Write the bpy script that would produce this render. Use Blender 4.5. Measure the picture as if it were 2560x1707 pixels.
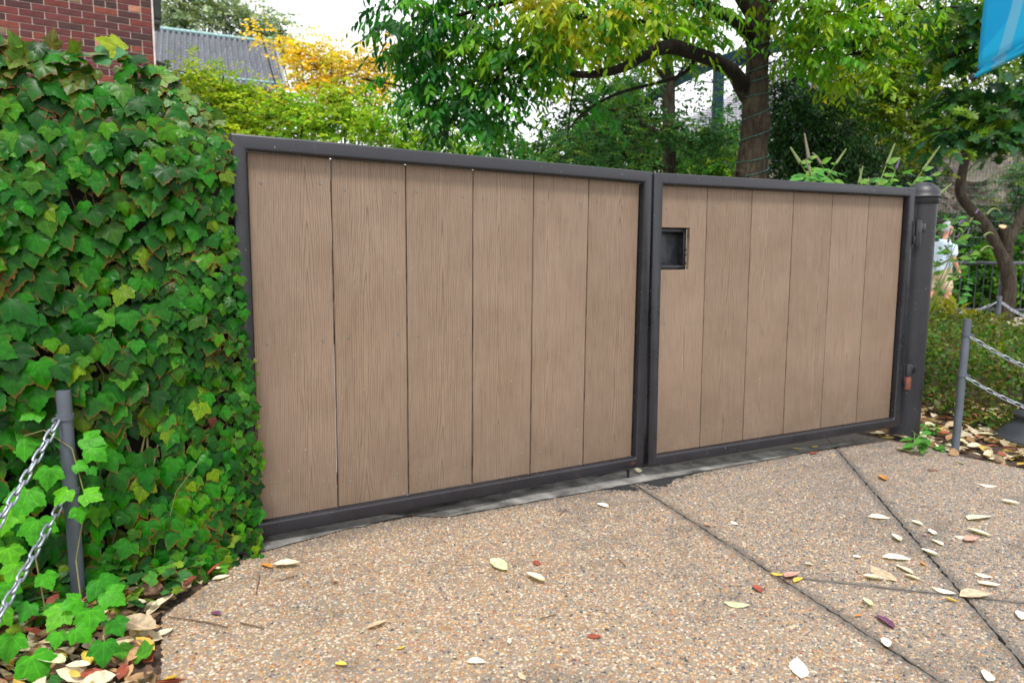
import bpy, bmesh, math, random
import numpy as np
from mathutils import Vector, Matrix

for o in list(bpy.data.objects): bpy.data.objects.remove(o)
scene = bpy.context.scene
COL = scene.collection
random.seed(7)
RNG = np.random.default_rng(11)

# ------------------------------------------------------------------ camera
F_PX, YAW, PITCH, ROLL = 1719.56, .5235, .1189, .0086
CAM = np.array([-.3533, -2.475, .9908])
FWD = np.array([math.sin(YAW)*math.cos(PITCH), math.cos(YAW)*math.cos(PITCH), -math.sin(PITCH)])
_r = np.array([math.cos(YAW), -math.sin(YAW), 0.]); _u = np.cross(_r, FWD)
RIGHT = math.cos(ROLL)*_r + math.sin(ROLL)*_u
UP = np.cross(RIGHT, FWD)
cd = bpy.data.cameras.new('camera'); cam = bpy.data.objects.new('camera', cd); COL.objects.link(cam)
cam.matrix_world = Matrix((( RIGHT[0], UP[0], -FWD[0], CAM[0]), (RIGHT[1], UP[1], -FWD[1], CAM[1]),
                           (RIGHT[2], UP[2], -FWD[2], CAM[2]), (0, 0, 0, 1)))
cd.sensor_width = 36; cd.lens = F_PX*36/2560; cd.clip_start = .05; cd.clip_end = 800
cd.dof.use_dof = True; cd.dof.focus_distance = 2.5; cd.dof.aperture_fstop = 3.6
scene.camera = cam

# ------------------------------------------------------------------ sky, sun, exposure (bright overcast day)
SUN_EL, SUN_AZ = 64, 205          # degrees; azimuth measured from +Y clockwise
w = bpy.data.worlds.new('World'); scene.world = w; w.use_nodes = True
wn, wl = w.node_tree.nodes, w.node_tree.links
bg = wn['Background']
sky = wn.new('ShaderNodeTexSky'); sky.sky_type = 'NISHITA'; sky.sun_disc = False
sky.sun_elevation = math.radians(SUN_EL); sky.sun_rotation = math.radians(SUN_AZ)
sky.air_density = 1.0; sky.dust_density = 1.5; sky.ozone_density = 1.0
hs = wn.new('ShaderNodeHueSaturation'); hs.inputs['Saturation'].default_value = .12
wl.new(sky.outputs[0], hs.inputs['Color'])
veil = wn.new('ShaderNodeMix'); veil.data_type = 'RGBA'; veil.inputs[0].default_value = .7      # even white cloud layer over the clear sky
veil.inputs[7].default_value = (4.0, 4.05, 4.15, 1)
wl.new(hs.outputs[0], veil.inputs[6]); wl.new(veil.outputs[2], bg.inputs[0])
bg.inputs[1].default_value = .15
sd = bpy.data.lights.new('sun', 'SUN'); sun = bpy.data.objects.new('sun', sd); COL.objects.link(sun)
sd.energy = 1.5; sd.angle = math.radians(11); sd.color = (1, .965, .91)
sa, se = math.radians(SUN_AZ), math.radians(SUN_EL)
sdir = Vector((math.sin(sa)*math.cos(se), math.cos(sa)*math.cos(se), math.sin(se)))
sun.rotation_euler = sdir.to_track_quat('Z', 'Y').to_euler()
sun.location = (0, -6, 12)
vs = scene.view_settings
vs.view_transform = 'Standard'; vs.look = 'None'; vs.exposure = 1.45; vs.gamma = 1; vs.use_curve_mapping = False

# ------------------------------------------------------------------ helpers
K = 2560/2352
def ray(px, py): return FWD + RIGHT*(px-1280)/F_PX - UP*(py-853.5)/F_PX
def at(px, py, D):                       # photo point -> place in the world at a known distance
    return CAM + ray(px, py)*D
def dd(x, y, D): return at(x*K, y*K, D)
def gz(x, y=0.): return -.03 - .0135*np.clip(x, -2., 5.)
def on_ground(px, py):
    d = ray(px, py); t = (-.03-.0135*CAM[0]-CAM[2])/(d[2]+.0135*d[0]); return CAM+d*t
def tag(o, label=None, cat=None, group=None, kind=None):
    if label: o['label'] = label
    if cat: o['category'] = cat
    if group: o['group'] = group
    if kind: o['kind'] = kind
    return o
def empty(name, loc, label=None, cat=None, group=None, rz=0):
    o = bpy.data.objects.new(name, None); COL.objects.link(o); o.location = Vector(loc); o.rotation_euler = (0, 0, rz)
    o.empty_display_size = .1
    return tag(o, label, cat, group)
def link(name, me, mat=None, parent=None, loc=None):
    o = bpy.data.objects.new(name, me); COL.objects.link(o)
    if mat and not me.materials: me.materials.append(mat)
    if parent:
        o.parent = parent
    if loc is not None: o.location = Vector(loc)
    return o
def world_child(name, me, mat, parent):
    """mesh given in world coordinates put under a parent that sits somewhere else"""
    o = link(name, me, mat, parent)
    o.matrix_parent_inverse = parent_matrix(parent).inverted()
    return o
def parent_matrix(p):
    m = Matrix.Translation(p.location) @ p.rotation_euler.to_matrix().to_4x4()
    if p.parent: m = parent_matrix(p.parent) @ p.matrix_parent_inverse @ m
    return m
class MB:
    def __init__(s): s.v = []; s.f = []
    def add(s, vs, fs):
        n = len(s.v); s.v += [tuple(map(float, q)) for q in vs]; s.f += [tuple(i+n for i in q) for q in fs]
    def box(s, a, b):
        x0, y0, z0 = a; x1, y1, z1 = b
        s.add([(x0,y0,z0),(x1,y0,z0),(x1,y1,z0),(x0,y1,z0),(x0,y0,z1),(x1,y0,z1),(x1,y1,z1),(x0,y1,z1)],
              [(0,3,2,1),(4,5,6,7),(0,1,5,4),(1,2,6,5),(2,3,7,6),(3,0,4,7)])
    def tube(s, pts, rad, n=8, cap=True):
        pts = [np.array(p, float) for p in pts]; m = len(pts)
        if np.isscalar(rad): rad = [rad]*m
        tg = [pts[min(i+1, m-1)]-pts[max(i-1, 0)] for i in range(m)]
        tg = [t/(np.linalg.norm(t)+1e-12) for t in tg]
        a = np.cross(tg[0], [0, 0, 1.]);
        if np.linalg.norm(a) < .05: a = np.cross(tg[0], [1., 0, 0])
        a /= np.linalg.norm(a); V = []; Fs = []
        for i in range(m):
            a = a - tg[i]*(a@tg[i]); a /= (np.linalg.norm(a)+1e-12); b = np.cross(tg[i], a)
            for k in range(n):
                th = 2*math.pi*k/n; V.append(pts[i]+rad[i]*(math.cos(th)*a+math.sin(th)*b))
        for i in range(m-1):
            for k in range(n): Fs.append((i*n+k, i*n+(k+1) % n, (i+1)*n+(k+1) % n, (i+1)*n+k))
        if cap:
            Fs.append(tuple(range(n-1, -1, -1))); Fs.append(tuple((m-1)*n+k for k in range(n)))
        s.add(V, Fs)
    def lathe(s, prof, c=(0, 0, 0), n=24):
        V = []; Fs = []; m = len(prof)
        for r, z in prof:
            for k in range(n):
                th = 2*math.pi*k/n; V.append((c[0]+r*math.cos(th), c[1]+r*math.sin(th), c[2]+z))
        for i in range(m-1):
            for k in range(n): Fs.append((i*n+k, i*n+(k+1) % n, (i+1)*n+(k+1) % n, (i+1)*n+k))
        Fs.append(tuple(range(n-1, -1, -1))); Fs.append(tuple((m-1)*n+k for k in range(n)))
        s.add(V, Fs)
    def mesh(s, name, smooth=False, bevel=0, seg=2, angle=35):
        me = bpy.data.meshes.new(name); me.from_pydata(s.v, [], s.f)
        if bevel:
            bm = bmesh.new(); bm.from_mesh(me); bmesh.ops.recalc_face_normals(bm, faces=bm.faces)
            es = [e for e in bm.edges if len(e.link_faces) == 2 and e.calc_face_angle(0) > math.radians(40)]
            bmesh.ops.bevel(bm, geom=es, offset=bevel, segments=seg, profile=.5, affect='EDGES')
            bm.to_mesh(me); bm.free()
        if smooth or bevel:
            me.polygons.foreach_set('use_smooth', [True]*len(me.polygons))
            if smooth != 'all': me.set_sharp_from_angle(angle=math.radians(angle))
        me.update(); return me
    def build(s, name, mat, parent=None, loc=None, **kw): return link(name, s.mesh(name, **kw), mat, parent, loc)
    def wbuild(s, name, mat, parent, **kw): return world_child(name, s.mesh(name, **kw), mat, parent)

# ---- clouds of small pieces (leaves, pebbles) as one mesh
def cloud(name, tv, tf, tuv, pos, frames, scale, cols, trim=None, smooth=True):
    """tv V3, tf F3 (tris), pos N3, frames N33 (columns = local axes), scale N or N3, cols N3"""
    tv = np.asarray(tv, float); tf = np.asarray(tf, int); N = len(pos); V = len(tv); T = len(tf)
    sc = np.asarray(scale, float)
    if sc.ndim == 1: sc = np.repeat(sc[:, None], 3, 1)
    loc = tv[None]*sc[:, None, :]
    P = np.einsum('nij,nvj->nvi', frames, loc) + pos[:, None, :]
    FI = (tf[None] + (np.arange(N)*V)[:, None, None]).reshape(-1)
    me = bpy.data.meshes.new(name)
    me.vertices.add(N*V); me.vertices.foreach_set('co', P.reshape(-1).astype(np.float32))
    me.loops.add(N*T*3); me.loops.foreach_set('vertex_index', FI.astype(np.int32))
    me.polygons.add(N*T); me.polygons.foreach_set('loop_start', np.arange(0, N*T*3, 3, dtype=np.int32))
    me.polygons.foreach_set('loop_total', np.full(N*T, 3, np.int32))
    me.update(calc_edges=True)
    if smooth: me.polygons.foreach_set('use_smooth', np.ones(N*T, bool))
    ca = me.attributes.new('Col', 'FLOAT_COLOR', 'POINT')
    c4 = np.ones((N, V, 4), np.float32); c4[:, :, :3] = np.asarray(cols)[:, None, :]
    ca.data.foreach_set('color', c4.reshape(-1))
    if tuv is not None:
        uv = me.uv_layers.new(name='UVMap'); u = np.asarray(tuv, np.float32)[tf.reshape(-1)]
        uv.data.foreach_set('uv', np.tile(u.reshape(-1), N))
    if trim is not None:
        ra = me.attributes.new('rim', 'FLOAT', 'POINT'); ra.data.foreach_set('value', np.tile(np.asarray(trim, np.float32), N))
    return me
def norm(a): return a/(np.linalg.norm(a, axis=-1, keepdims=True)+1e-12)
def leaf_frames(d, nrm):
    """columns: side, along (leaf length), normal"""
    y = norm(d); x = norm(np.cross(y, nrm)); z = np.cross(x, y)
    return np.stack([x, y, z], -1)

# ---- leaf templates
def fan_leaf(half, center, zf, inner=.55):
    out = [(x, y) for x, y in half] + [(-x, y) for x, y in half[-2::-1]]
    c = np.array(center); o = np.array(out); n = len(o)
    inn = c + (o-c)*inner
    v = np.vstack([c[None], inn, o]); uv = v.copy()
    tri = []
    for i in range(n-1):
        tri += [(0, 1+i+1, 1+i), (1+i, 1+i+1, 1+n+i+1), (1+i, 1+n+i+1, 1+n+i)]
    tri += [(0, 1, n), (n, 1, 1+n), (n, 1+n, 2*n)]
    z = np.array([zf(x, y) for x, y in v])
    rim = np.array([0]+[0]*n+[1]*n)
    return np.column_stack([v, z]), np.array(tri), uv, rim
IVY = [(.05,-.03),(.14,-.13),(.27,-.16),(.36,-.10),(.46,-.04),(.48,.06),(.56,.13),(.56,.23),(.63,.31),(.66,.47),(.57,.46),(.52,.51),(.45,.48),(.39,.52),(.34,.56),(.34,.65),(.26,.71),(.24,.81),(.15,.86),(.09,.94),(0,1.05)]
def ivy_z(k):
    def f(x, y):
        a = abs(x); r = math.hypot(x, y-.1)
        ang = math.atan2(a, y+.02)
        vein = min(abs(ang-q) for q in (0, .72, 1.5))
        return .10*vein*min(1, r*2) - .16*r*r*k - .05*a + .02*math.sin(7*x+3*y)*(k-.5)
    return f
IVY_T = [fan_leaf(IVY, (0, .22), ivy_z(k)) for k in (.3, .9, 1.5)]
OAK = [(.03,0),(.05,.10),(.14,.14),(.20,.20),(.10,.25),(.12,.32),(.28,.36),(.36,.45),(.20,.48),(.16,.54),(.34,.62),(.36,.72),(.22,.72),(.13,.76),(.18,.88),(.08,.92),(0,1.0)]
OAK_T = fan_leaf(OAK, (0, .5), lambda x, y: .18*abs(x)-.22*(y-.3)**2, .4)
LANCE_V = [(0,0,0),(.0,.33,-.02),(0,.68,-.05),(0,1,-.13),(.17,.28,.03),(.15,.62,.01),(-.17,.28,.03),(-.15,.62,.01)]
LANCE_F = [(0,4,1),(1,4,5),(1,5,2),(2,5,3),(0,1,6),(1,7,6),(1,2,7),(2,3,7)]
OV_V = [(0,0,0),(0,.5,-.05),(0,1,-.12),(.30,.42,.06),(-.30,.42,.06)]
OV_F = [(0,3,1),(1,3,2),(0,1,4),(1,2,4)]
def uvof(v): return [(p[0], p[1]) for p in v]

def line_of(p, q):                       # normal (a,b), offset c ; left of p->q has a*x+b*y<c
    dx, dy = q[0]-p[0], q[1]-p[1]; L = math.hypot(dx, dy); a, b = dy/L, -dx/L
    return a, b, a*p[0]+b*p[1]
J1 = line_of((1.40, -1.55), (1.71, -.07))     # joint from the meeting stiles towards the lower right
J2 = line_of((1.668, -1.674), (3.242, -.016))
CR = line_of((1.492, -1.008), (2.046, -1.517))

# ------------------------------------------------------------------ materials
def mat_new(name):
    m = bpy.data.materials.new(name); m.use_nodes = True
    return m, m.node_tree.nodes, m.node_tree.links, m.node_tree.nodes['Principled BSDF']
class NT:
    """small node building shorthand"""
    def __init__(s, m): s.n, s.l = m.node_tree.nodes, m.node_tree.links
    def put(s, x, sock):
        if isinstance(x, bpy.types.NodeSocket): s.l.new(x, sock)
        elif x is not None: sock.default_value = x
    def math(s, op, a, b=None, c=None, clamp=False):
        q = s.n.new('ShaderNodeMath'); q.operation = op; q.use_clamp = clamp
        for i, x in enumerate((a, b, c)): s.put(x, q.inputs[i])
        return q.outputs[0]
    def noise(s, vec, scale, detail=3, rough=.55, dist=0, out=0, dim='3D', w=None):
        q = s.n.new('ShaderNodeTexNoise'); q.noise_dimensions = dim
        if vec is not None: s.l.new(vec, q.inputs['Vector'])
        if w is not None: s.put(w, q.inputs['W'])
        q.inputs['Scale'].default_value = scale; q.inputs['Detail'].default_value = detail
        q.inputs['Roughness'].default_value = rough; q.inputs['Distortion'].default_value = dist
        return q.outputs[out]
    def ramp(s, fac, stops, interp='LINEAR'):
        q = s.n.new('ShaderNodeValToRGB'); q.color_ramp.interpolation = interp
        e = q.color_ramp.elements
        while len(e) < len(stops): e.new(.5)
        for i, (p, c) in enumerate(stops):
            e[i].position = p; e[i].color = (*c, 1) if len(c) == 3 else c
        s.l.new(fac, q.inputs[0]); return q.outputs[0]
    def mix(s, fac, a, b, mode='MIX'):
        q = s.n.new('ShaderNodeMix'); q.data_type = 'RGBA'; q.blend_type = mode
        s.put(fac, q.inputs[0]); 
        for x, k in ((a, 6), (b, 7)):
            s.put((*x, 1) if isinstance(x, tuple) and len(x) == 3 else x, q.inputs[k])
        return q.outputs[2]
    def smooth(s, x, lo, hi):
        q = s.n.new('ShaderNodeMapRange'); q.interpolation_type = 'SMOOTHSTEP'
        s.put(x, q.inputs[0]); q.inputs[1].default_value = lo; q.inputs[2].default_value = hi
        return q.outputs[0]
    def mapping(s, vec, scale=(1, 1, 1), rot=(0, 0, 0)):
        q = s.n.new('ShaderNodeMapping'); s.l.new(vec, q.inputs[0]); q.inputs['Scale'].default_value = scale; q.inputs['Rotation'].default_value = rot
        return q.outputs[0]
    def coord(s, which='Object'):
        return s.n.new('ShaderNodeTexCoord').outputs[which]
    def sep(s, v):
        q = s.n.new('ShaderNodeSeparateXYZ'); s.l.new(v, q.inputs[0]); return q.outputs
    def comb(s, x, y, z):
        q = s.n.new('ShaderNodeCombineXYZ')
        for i, a in enumerate((x, y, z)): s.put(a, q.inputs[i])
        return q.outputs[0]
    def bump(s, h, strength=.3, dist=.01):
        q = s.n.new('ShaderNodeBump'); q.inputs['Strength'].default_value = strength; q.inputs['Distance'].default_value = dist
        s.l.new(h, q.inputs['Height']); return q.outputs[0]
def simple(name, col, rough=.6, metal=0, nscale=None, amt=.35, bump=.15, spec=.5, bscale=None, bdist=.003):
    m, n, l, b = mat_new(name); t = NT(m)
    b.inputs['Roughness'].default_value = rough; b.inputs['Metallic'].default_value = metal
    b.inputs['Specular IOR Level'].default_value = spec
    if nscale:
        c = t.coord(); f = t.noise(c, nscale, 5, .6)
        lo = tuple(v*(1-amt) for v in col); hi = tuple(min(1, v*(1+amt)) for v in col)
        l.new(t.ramp(f, [(.3, lo), (.7, hi)]), b.inputs['Base Color'])
        if bump: l.new(t.bump(t.noise(c, bscale or nscale*4, 4, .6), bump, bdist), b.inputs['Normal'])
    else: b.inputs['Base Color'].default_value = (*col, 1)
    return m
def leaf_mat(name, src='Col', trans=.35, rough=.42, vein=False, rim=None, spec=.5):
    m, n, l, b = mat_new(name); t = NT(m)
    if src == 'Col':
        a = n.new('ShaderNodeAttribute'); a.attribute_name = 'Col'; col = a.outputs['Color']
    else:
        a = n.new('ShaderNodeObjectInfo'); col = a.outputs['Color']
    uvn = n.new('ShaderNodeUVMap'); uvn.uv_map = 'UVMap'
    u, v, _ = t.sep(uvn.outputs[0])
    geo = n.new('ShaderNodeNewGeometry')
    mott = t.noise(geo.outputs['Position'], 60, 3, .6)
    col = t.mix(t.smooth(mott, .35, .75), col, t.mix(1., col, (.62, .62, .62), 'MULTIPLY'))
    if vein:
        au = t.math('ABSOLUTE', u)
        d = t.math('ABSOLUTE', u)
        for ang in (.72, 1.42):
            q = t.math('ABSOLUTE', t.math('SUBTRACT', t.math('MULTIPLY', au, math.cos(ang)), t.math('MULTIPLY', t.math('ADD', v, .0), math.sin(ang))))
            d = t.math('MINIMUM', d, q)
        vm = t.math('SUBTRACT', 1., t.smooth(d, .006, .028))
        col = t.mix(t.math('MULTIPLY', vm, .5), col, t.mix(1., col, (2.2, 1.7, 1.6), 'MULTIPLY'))
    if rim:
        ra = n.new('ShaderNodeAttribute'); ra.attribute_name = 'rim'
        nz = t.noise(geo.outputs['Position'], 14, 2, .5)
        rr = t.math('MULTIPLY', t.math('POWER', ra.outputs['Fac'], 6.), t.smooth(nz, .46, .66), clamp=True)
        col = t.mix(rr, col, rim)
    l.new(col, b.inputs['Base Color']); b.inputs['Roughness'].default_value = rough; b.inputs['Specular IOR Level'].default_value = spec
    tr = n.new('ShaderNodeBsdfTranslucent'); ms = n.new('ShaderNodeMixShader')
    l.new(t.mix(1., col, (1.5, 1.5, .5), 'MULTIPLY'), tr.inputs[0]); ms.inputs[0].default_value = trans
    l.new(b.outputs[0], ms.inputs[1]); l.new(tr.outputs[0], ms.inputs[2]); l.new(ms.outputs[0], n['Material Output'].inputs[0])
    return m

def board_mat():
    m, n, l, b = mat_new('composite_board'); t = NT(m)
    oi = n.new('ShaderNodeObjectInfo'); rnd = oi.outputs['Random']
    x, y, z = t.sep(t.coord())
    off = t.math('MULTIPLY', rnd, 37.)
    zz = t.math('ADD', z, off)
    # cathedral figure: parabolic level lines plus wobble
    wob = t.noise(t.comb(t.math('MULTIPLY', x, 5.), off, t.math('MULTIPLY', zz, 1.3)), 1., 2, .5)
    wob2 = t.noise(t.comb(t.math('MULTIPLY', x, 40.), off, t.math('MULTIPLY', zz, 5.)), 1., 2, .5)
    xc = t.math('ADD', x, t.math('MULTIPLY', t.math('SUBTRACT', t.noise(t.comb(0., off, t.math('MULTIPLY', zz, .9)), 1., 1), .5), .06))
    xc = t.math('ADD', xc, t.math('MULTIPLY', t.math('SUBTRACT', t.math('FRACT', t.math('MULTIPLY', rnd, 7.3)), .5), .13))
    Fv = t.math('ADD', t.math('ADD', t.math('MULTIPLY', t.math('POWER', t.math('ABSOLUTE', xc), 1.25), t.math('ADD', 165., t.math('MULTIPLY', rnd, 90.))), t.math('MULTIPLY', zz, 2.6)),
                t.math('ADD', t.math('MULTIPLY', wob, 6.), t.math('MULTIPLY', wob2, 1.6)))
    fr = t.math('FRACT', Fv)
    tri = t.math('ABSOLUTE', t.math('SUBTRACT', fr, .5))
    line = t.math('SUBTRACT', 1., t.smooth(tri, .03, .15))
    brk = t.noise(t.comb(t.math('MULTIPLY', x, 90.), off, t.math('MULTIPLY', zz, 4.)), 1., 3, .6)
    line = t.math('MULTIPLY', line, t.smooth(brk, .22, .46))
    cc = n.new('ShaderNodeVectorMath'); cc.operation = 'ADD'; l.new(t.coord(), cc.inputs[0]); l.new(t.comb(off, off, off), cc.inputs[1]); oc = cc.outputs[0]
    streak = t.noise(t.comb(t.math('MULTIPLY', x, 260.), off, t.math('MULTIPLY', zz, 7.)), 1., 3, .7)
    blot = t.noise(oc, 3.5, 4, .6)
    c = t.ramp(blot, [(.25, (.205, .143, .099)), (.75, (.265, .194, .144))])
    c = t.mix(t.math('MULTIPLY', t.smooth(streak, .42, .72), .55), c, (.122, .080, .053))
    fine = t.noise(oc, 420, 2, .7)
    c = t.mix(t.math('MULTIPLY', t.smooth(fine, .5, .8), .25), c, (.32, .25, .19))
    c = t.mix(t.math('MULTIPLY', line, .52), c, (.060, .037, .024))
    tint = t.ramp(rnd, [(0., (.93, .91, .88)), (.5, (1., .985, .965)), (1., (1.07, 1.06, 1.06))])
    c = t.mix(1., c, tint, 'MULTIPLY')
    # weathered grime creeping up from the lower edge, and small pale scuffs
    grime = t.math('MULTIPLY', t.math('SUBTRACT', 1., t.smooth(z, .05, .55)), t.noise(oc, 9, 4, .65))
    c = t.mix(t.math('MULTIPLY', grime, .75), c, (.10, .070, .048))
    scf = t.smooth(t.noise(oc, 55, 2, .5), .77, .80)
    c = t.mix(t.math('MULTIPLY', scf, .5), c, (.55, .50, .45))
    l.new(c, b.inputs['Base Color']); b.inputs['Roughness'].default_value = .62; b.inputs['Specular IOR Level'].default_value = .35
    h = t.math('ADD', t.math('MULTIPLY', line, -1.), t.math('MULTIPLY', streak, .5))
    l.new(t.bump(h, .45, .0015), b.inputs['Normal'])
    return m
def paint_mat(name, col, rust=True, rough=.36):
    m, n, l, b = mat_new(name); t = NT(m)
    geo = n.new('ShaderNodeNewGeometry'); p = geo.outputs['Position']
    a = t.noise(p, 6, 4, .6); f = t.noise(p, 55, 4, .65)
    c = t.ramp(a, [(.3, tuple(v*.8 for v in col)), (.7, tuple(v*1.25 for v in col))])
    c = t.mix(t.math('MULTIPLY', t.smooth(t.noise(t.mapping(p, (30, 30, 9)), 1., 5, .7), .58, .74), .30), c, tuple(min(1, v*2.4+.015) for v in col))
    if rust:
        px, py, pz = t.sep(p)
        low = t.math('MULTIPLY', t.math('SUBTRACT', 1., t.smooth(pz, .02, .45)), t.math('SUBTRACT', 1., t.smooth(t.math('ABSOLUTE', t.math('SUBTRACT', px, 1.83)), .12, 1.3)))
        r = t.math('MULTIPLY', t.smooth(t.noise(p, 13, 5, .7), .62, .70), low)
        c = t.mix(t.math('MULTIPLY', r, .85), c, (.09, .03, .013))
        sp = t.smooth(t.noise(p, 90, 2, .5), .73, .76)
        c = t.mix(t.math('MULTIPLY', sp, .6), c, (.42, .42, .42))
    l.new(c, b.inputs['Base Color'])
    l.new(t.ramp(a, [(.3, (rough-.06,)*3), (.8, (rough+.16,)*3)]), b.inputs['Roughness'])
    l.new(t.bump(t.noise(p, 260, 3, .6), .05, .0006), b.inputs['Normal'])
    return m
def concrete_mat():
    m, n, l, b = mat_new('aggregate_matrix'); t = NT(m)
    p = n.new('ShaderNodeNewGeometry').outputs['Position']
    big = t.noise(p, 1.1, 5, .6); med = t.noise(p, 7, 5, .65); fine = t.noise(p, 190, 4, .7)
    px, py, pz = t.sep(p)
    c = t.ramp(fine, [(.25, (.13, .10, .075)), (.75, (.31, .26, .205))])
    g = t.math('ADD', t.smooth(px, .5, 3.2), t.math('MULTIPLY', t.math('SUBTRACT', big, .5), 1.6), clamp=True)
    c = t.mix(t.math('MULTIPLY', g, .6), c, t.ramp(fine, [(.25, (.10, .095, .095)), (.75, (.27, .255, .25))]))
    dark = t.smooth(t.math('ADD', t.math('MULTIPLY', big, .6), t.math('MULTIPLY', med, .5)), .56, .72)
    c = t.mix(t.math('MULTIPLY', dark, .45), c, (.075, .066, .058))
    jd = None
    for a_, b_, c_ in (J1, J2):
        q = t.math('ABSOLUTE', t.math('SUBTRACT', t.math('ADD', t.math('MULTIPLY', px, a_), t.math('MULTIPLY', py, b_)), c_))
        jd = q if jd is None else t.math('MINIMUM', jd, q)
    js = t.math('MULTIPLY', t.math('SUBTRACT', 1., t.smooth(t.math('ADD', jd, t.math('MULTIPLY', t.math('SUBTRACT', med, .5), .05)), .004, .05)), .6)
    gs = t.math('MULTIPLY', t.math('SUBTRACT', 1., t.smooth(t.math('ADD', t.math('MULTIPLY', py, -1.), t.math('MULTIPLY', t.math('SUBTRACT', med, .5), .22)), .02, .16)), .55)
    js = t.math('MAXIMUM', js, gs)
    cq = t.math('ABSOLUTE', t.math('SUBTRACT', t.math('ADD', t.math('MULTIPLY', px, CR[0]), t.math('MULTIPLY', py, CR[1])), CR[2]))
    sj = t.smooth(t.math('SUBTRACT', t.math('ADD', t.math('MULTIPLY', px, J1[0]), t.math('MULTIPLY', py, J1[1])), J1[2]), .0, .02)
    cs = t.math('MULTIPLY', t.math('MULTIPLY', t.math('SUBTRACT', 1., t.smooth(t.math('ADD', cq, t.math('MULTIPLY', t.math('SUBTRACT', med, .5), .03)), .004, .03)), sj), .6)
    damp = t.math('MULTIPLY', t.smooth(t.noise(t.mapping(p, (1., 2.2, 1.)), 1.7, 4, .6, .8), .54, .68), .32)
    js = t.math('MAXIMUM', t.math('MAXIMUM', js, cs), damp)
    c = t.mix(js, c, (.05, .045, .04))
    l.new(c, b.inputs['Base Color']); b.inputs['Roughness'].default_value = .8
    l.new(t.bump(fine, .7, .004), b.inputs['Normal'])
    return m
def pebble_mat():
    m, n, l, b = mat_new('pebble'); t = NT(m)
    a = n.new('ShaderNodeAttribute'); a.attribute_name = 'Col'
    p = n.new('ShaderNodeNewGeometry').outputs['Position']
    big = t.noise(p, 1.1, 5, .6); med = t.noise(p, 7, 5, .65)
    dark = t.smooth(t.math('ADD', t.math('MULTIPLY', big, .6), t.math('MULTIPLY', med, .5)), .56, .72)
    c = t.mix(t.math('MULTIPLY', dark, .35), a.outputs['Color'], (.085, .075, .066))
    px, py, pz = t.sep(p)
    jd = None
    for a_, b_, c_ in (J1, J2):
        q = t.math('ABSOLUTE', t.math('SUBTRACT', t.math('ADD', t.math('MULTIPLY', px, a_), t.math('MULTIPLY', py, b_)), c_))
        jd = q if jd is None else t.math('MINIMUM', jd, q)
    js = t.math('MULTIPLY', t.math('SUBTRACT', 1., t.smooth(t.math('ADD', jd, t.math('MULTIPLY', t.math('SUBTRACT', med, .5), .05)), .004, .05)), .6)
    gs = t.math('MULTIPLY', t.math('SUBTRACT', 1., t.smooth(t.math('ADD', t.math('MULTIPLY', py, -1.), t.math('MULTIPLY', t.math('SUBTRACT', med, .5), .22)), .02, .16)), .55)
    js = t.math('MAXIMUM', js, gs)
    cq = t.math('ABSOLUTE', t.math('SUBTRACT', t.math('ADD', t.math('MULTIPLY', px, CR[0]), t.math('MULTIPLY', py, CR[1])), CR[2]))
    sj = t.smooth(t.math('SUBTRACT', t.math('ADD', t.math('MULTIPLY', px, J1[0]), t.math('MULTIPLY', py, J1[1])), J1[2]), .0, .02)
    cs = t.math('MULTIPLY', t.math('MULTIPLY', t.math('SUBTRACT', 1., t.smooth(t.math('ADD', cq, t.math('MULTIPLY', t.math('SUBTRACT', med, .5), .03)), .004, .03)), sj), .6)
    damp = t.math('MULTIPLY', t.smooth(t.noise(t.mapping(p, (1., 2.2, 1.)), 1.7, 4, .6, .8), .54, .68), .32)
    js = t.math('MAXIMUM', t.math('MAXIMUM', js, cs), damp)
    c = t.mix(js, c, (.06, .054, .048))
    c = t.mix(t.math('MULTIPLY', t.noise(p, 400, 2, .6), .45), c, t.mix(1., c, (.5, .48, .46), 'MULTIPLY'))
    l.new(c, b.inputs['Base Color']); b.inputs['Roughness'].default_value = .55
    return m
def attr_mat(name, rough=.6, mul=.5, scale=40, bump=.2):
    m, n, l, b = mat_new(name); t = NT(m)
    oi = n.new('ShaderNodeObjectInfo')
    c = t.coord(); f = t.noise(c, scale, 4, .65)
    col = t.mix(t.math('MULTIPLY', t.smooth(f, .4, .75), mul), oi.outputs['Color'], t.mix(1., oi.outputs['Color'], (.45, .42, .4), 'MULTIPLY'))
    l.new(col, b.inputs['Base Color']); b.inputs['Roughness'].default_value = rough
    l.new(t.bump(t.noise(c, scale*5, 4, .6), bump, .003), b.inputs['Normal'])
    return m
def bark_mat(name, a, bcol, scale=1.):
    m, n, l, b = mat_new(name); t = NT(m)
    p = n.new('ShaderNodeNewGeometry').outputs['Position']
    st = t.noise(t.mapping(p, (26*scale, 26*scale, 5*scale)), 1., 5, .65, 1.2)
    big = t.noise(p, 3., 4, .6)
    c = t.ramp(st, [(.35, a), (.62, bcol)])
    c = t.mix(t.math('MULTIPLY', t.smooth(big, .5, .7), .4), c, tuple(v*.55 for v in a))
    mo = t.smooth(t.noise(p, 5, 4, .6), .58, .72)
    c = t.mix(t.math('MULTIPLY', mo, .25), c, (.10, .11, .045))
    l.new(c, b.inputs['Base Color']); b.inputs['Roughness'].default_value = .85; b.inputs['Specular IOR Level'].default_value = .12
    l.new(t.bump(st, .9, .02), b.inputs['Normal'])
    return m
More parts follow.
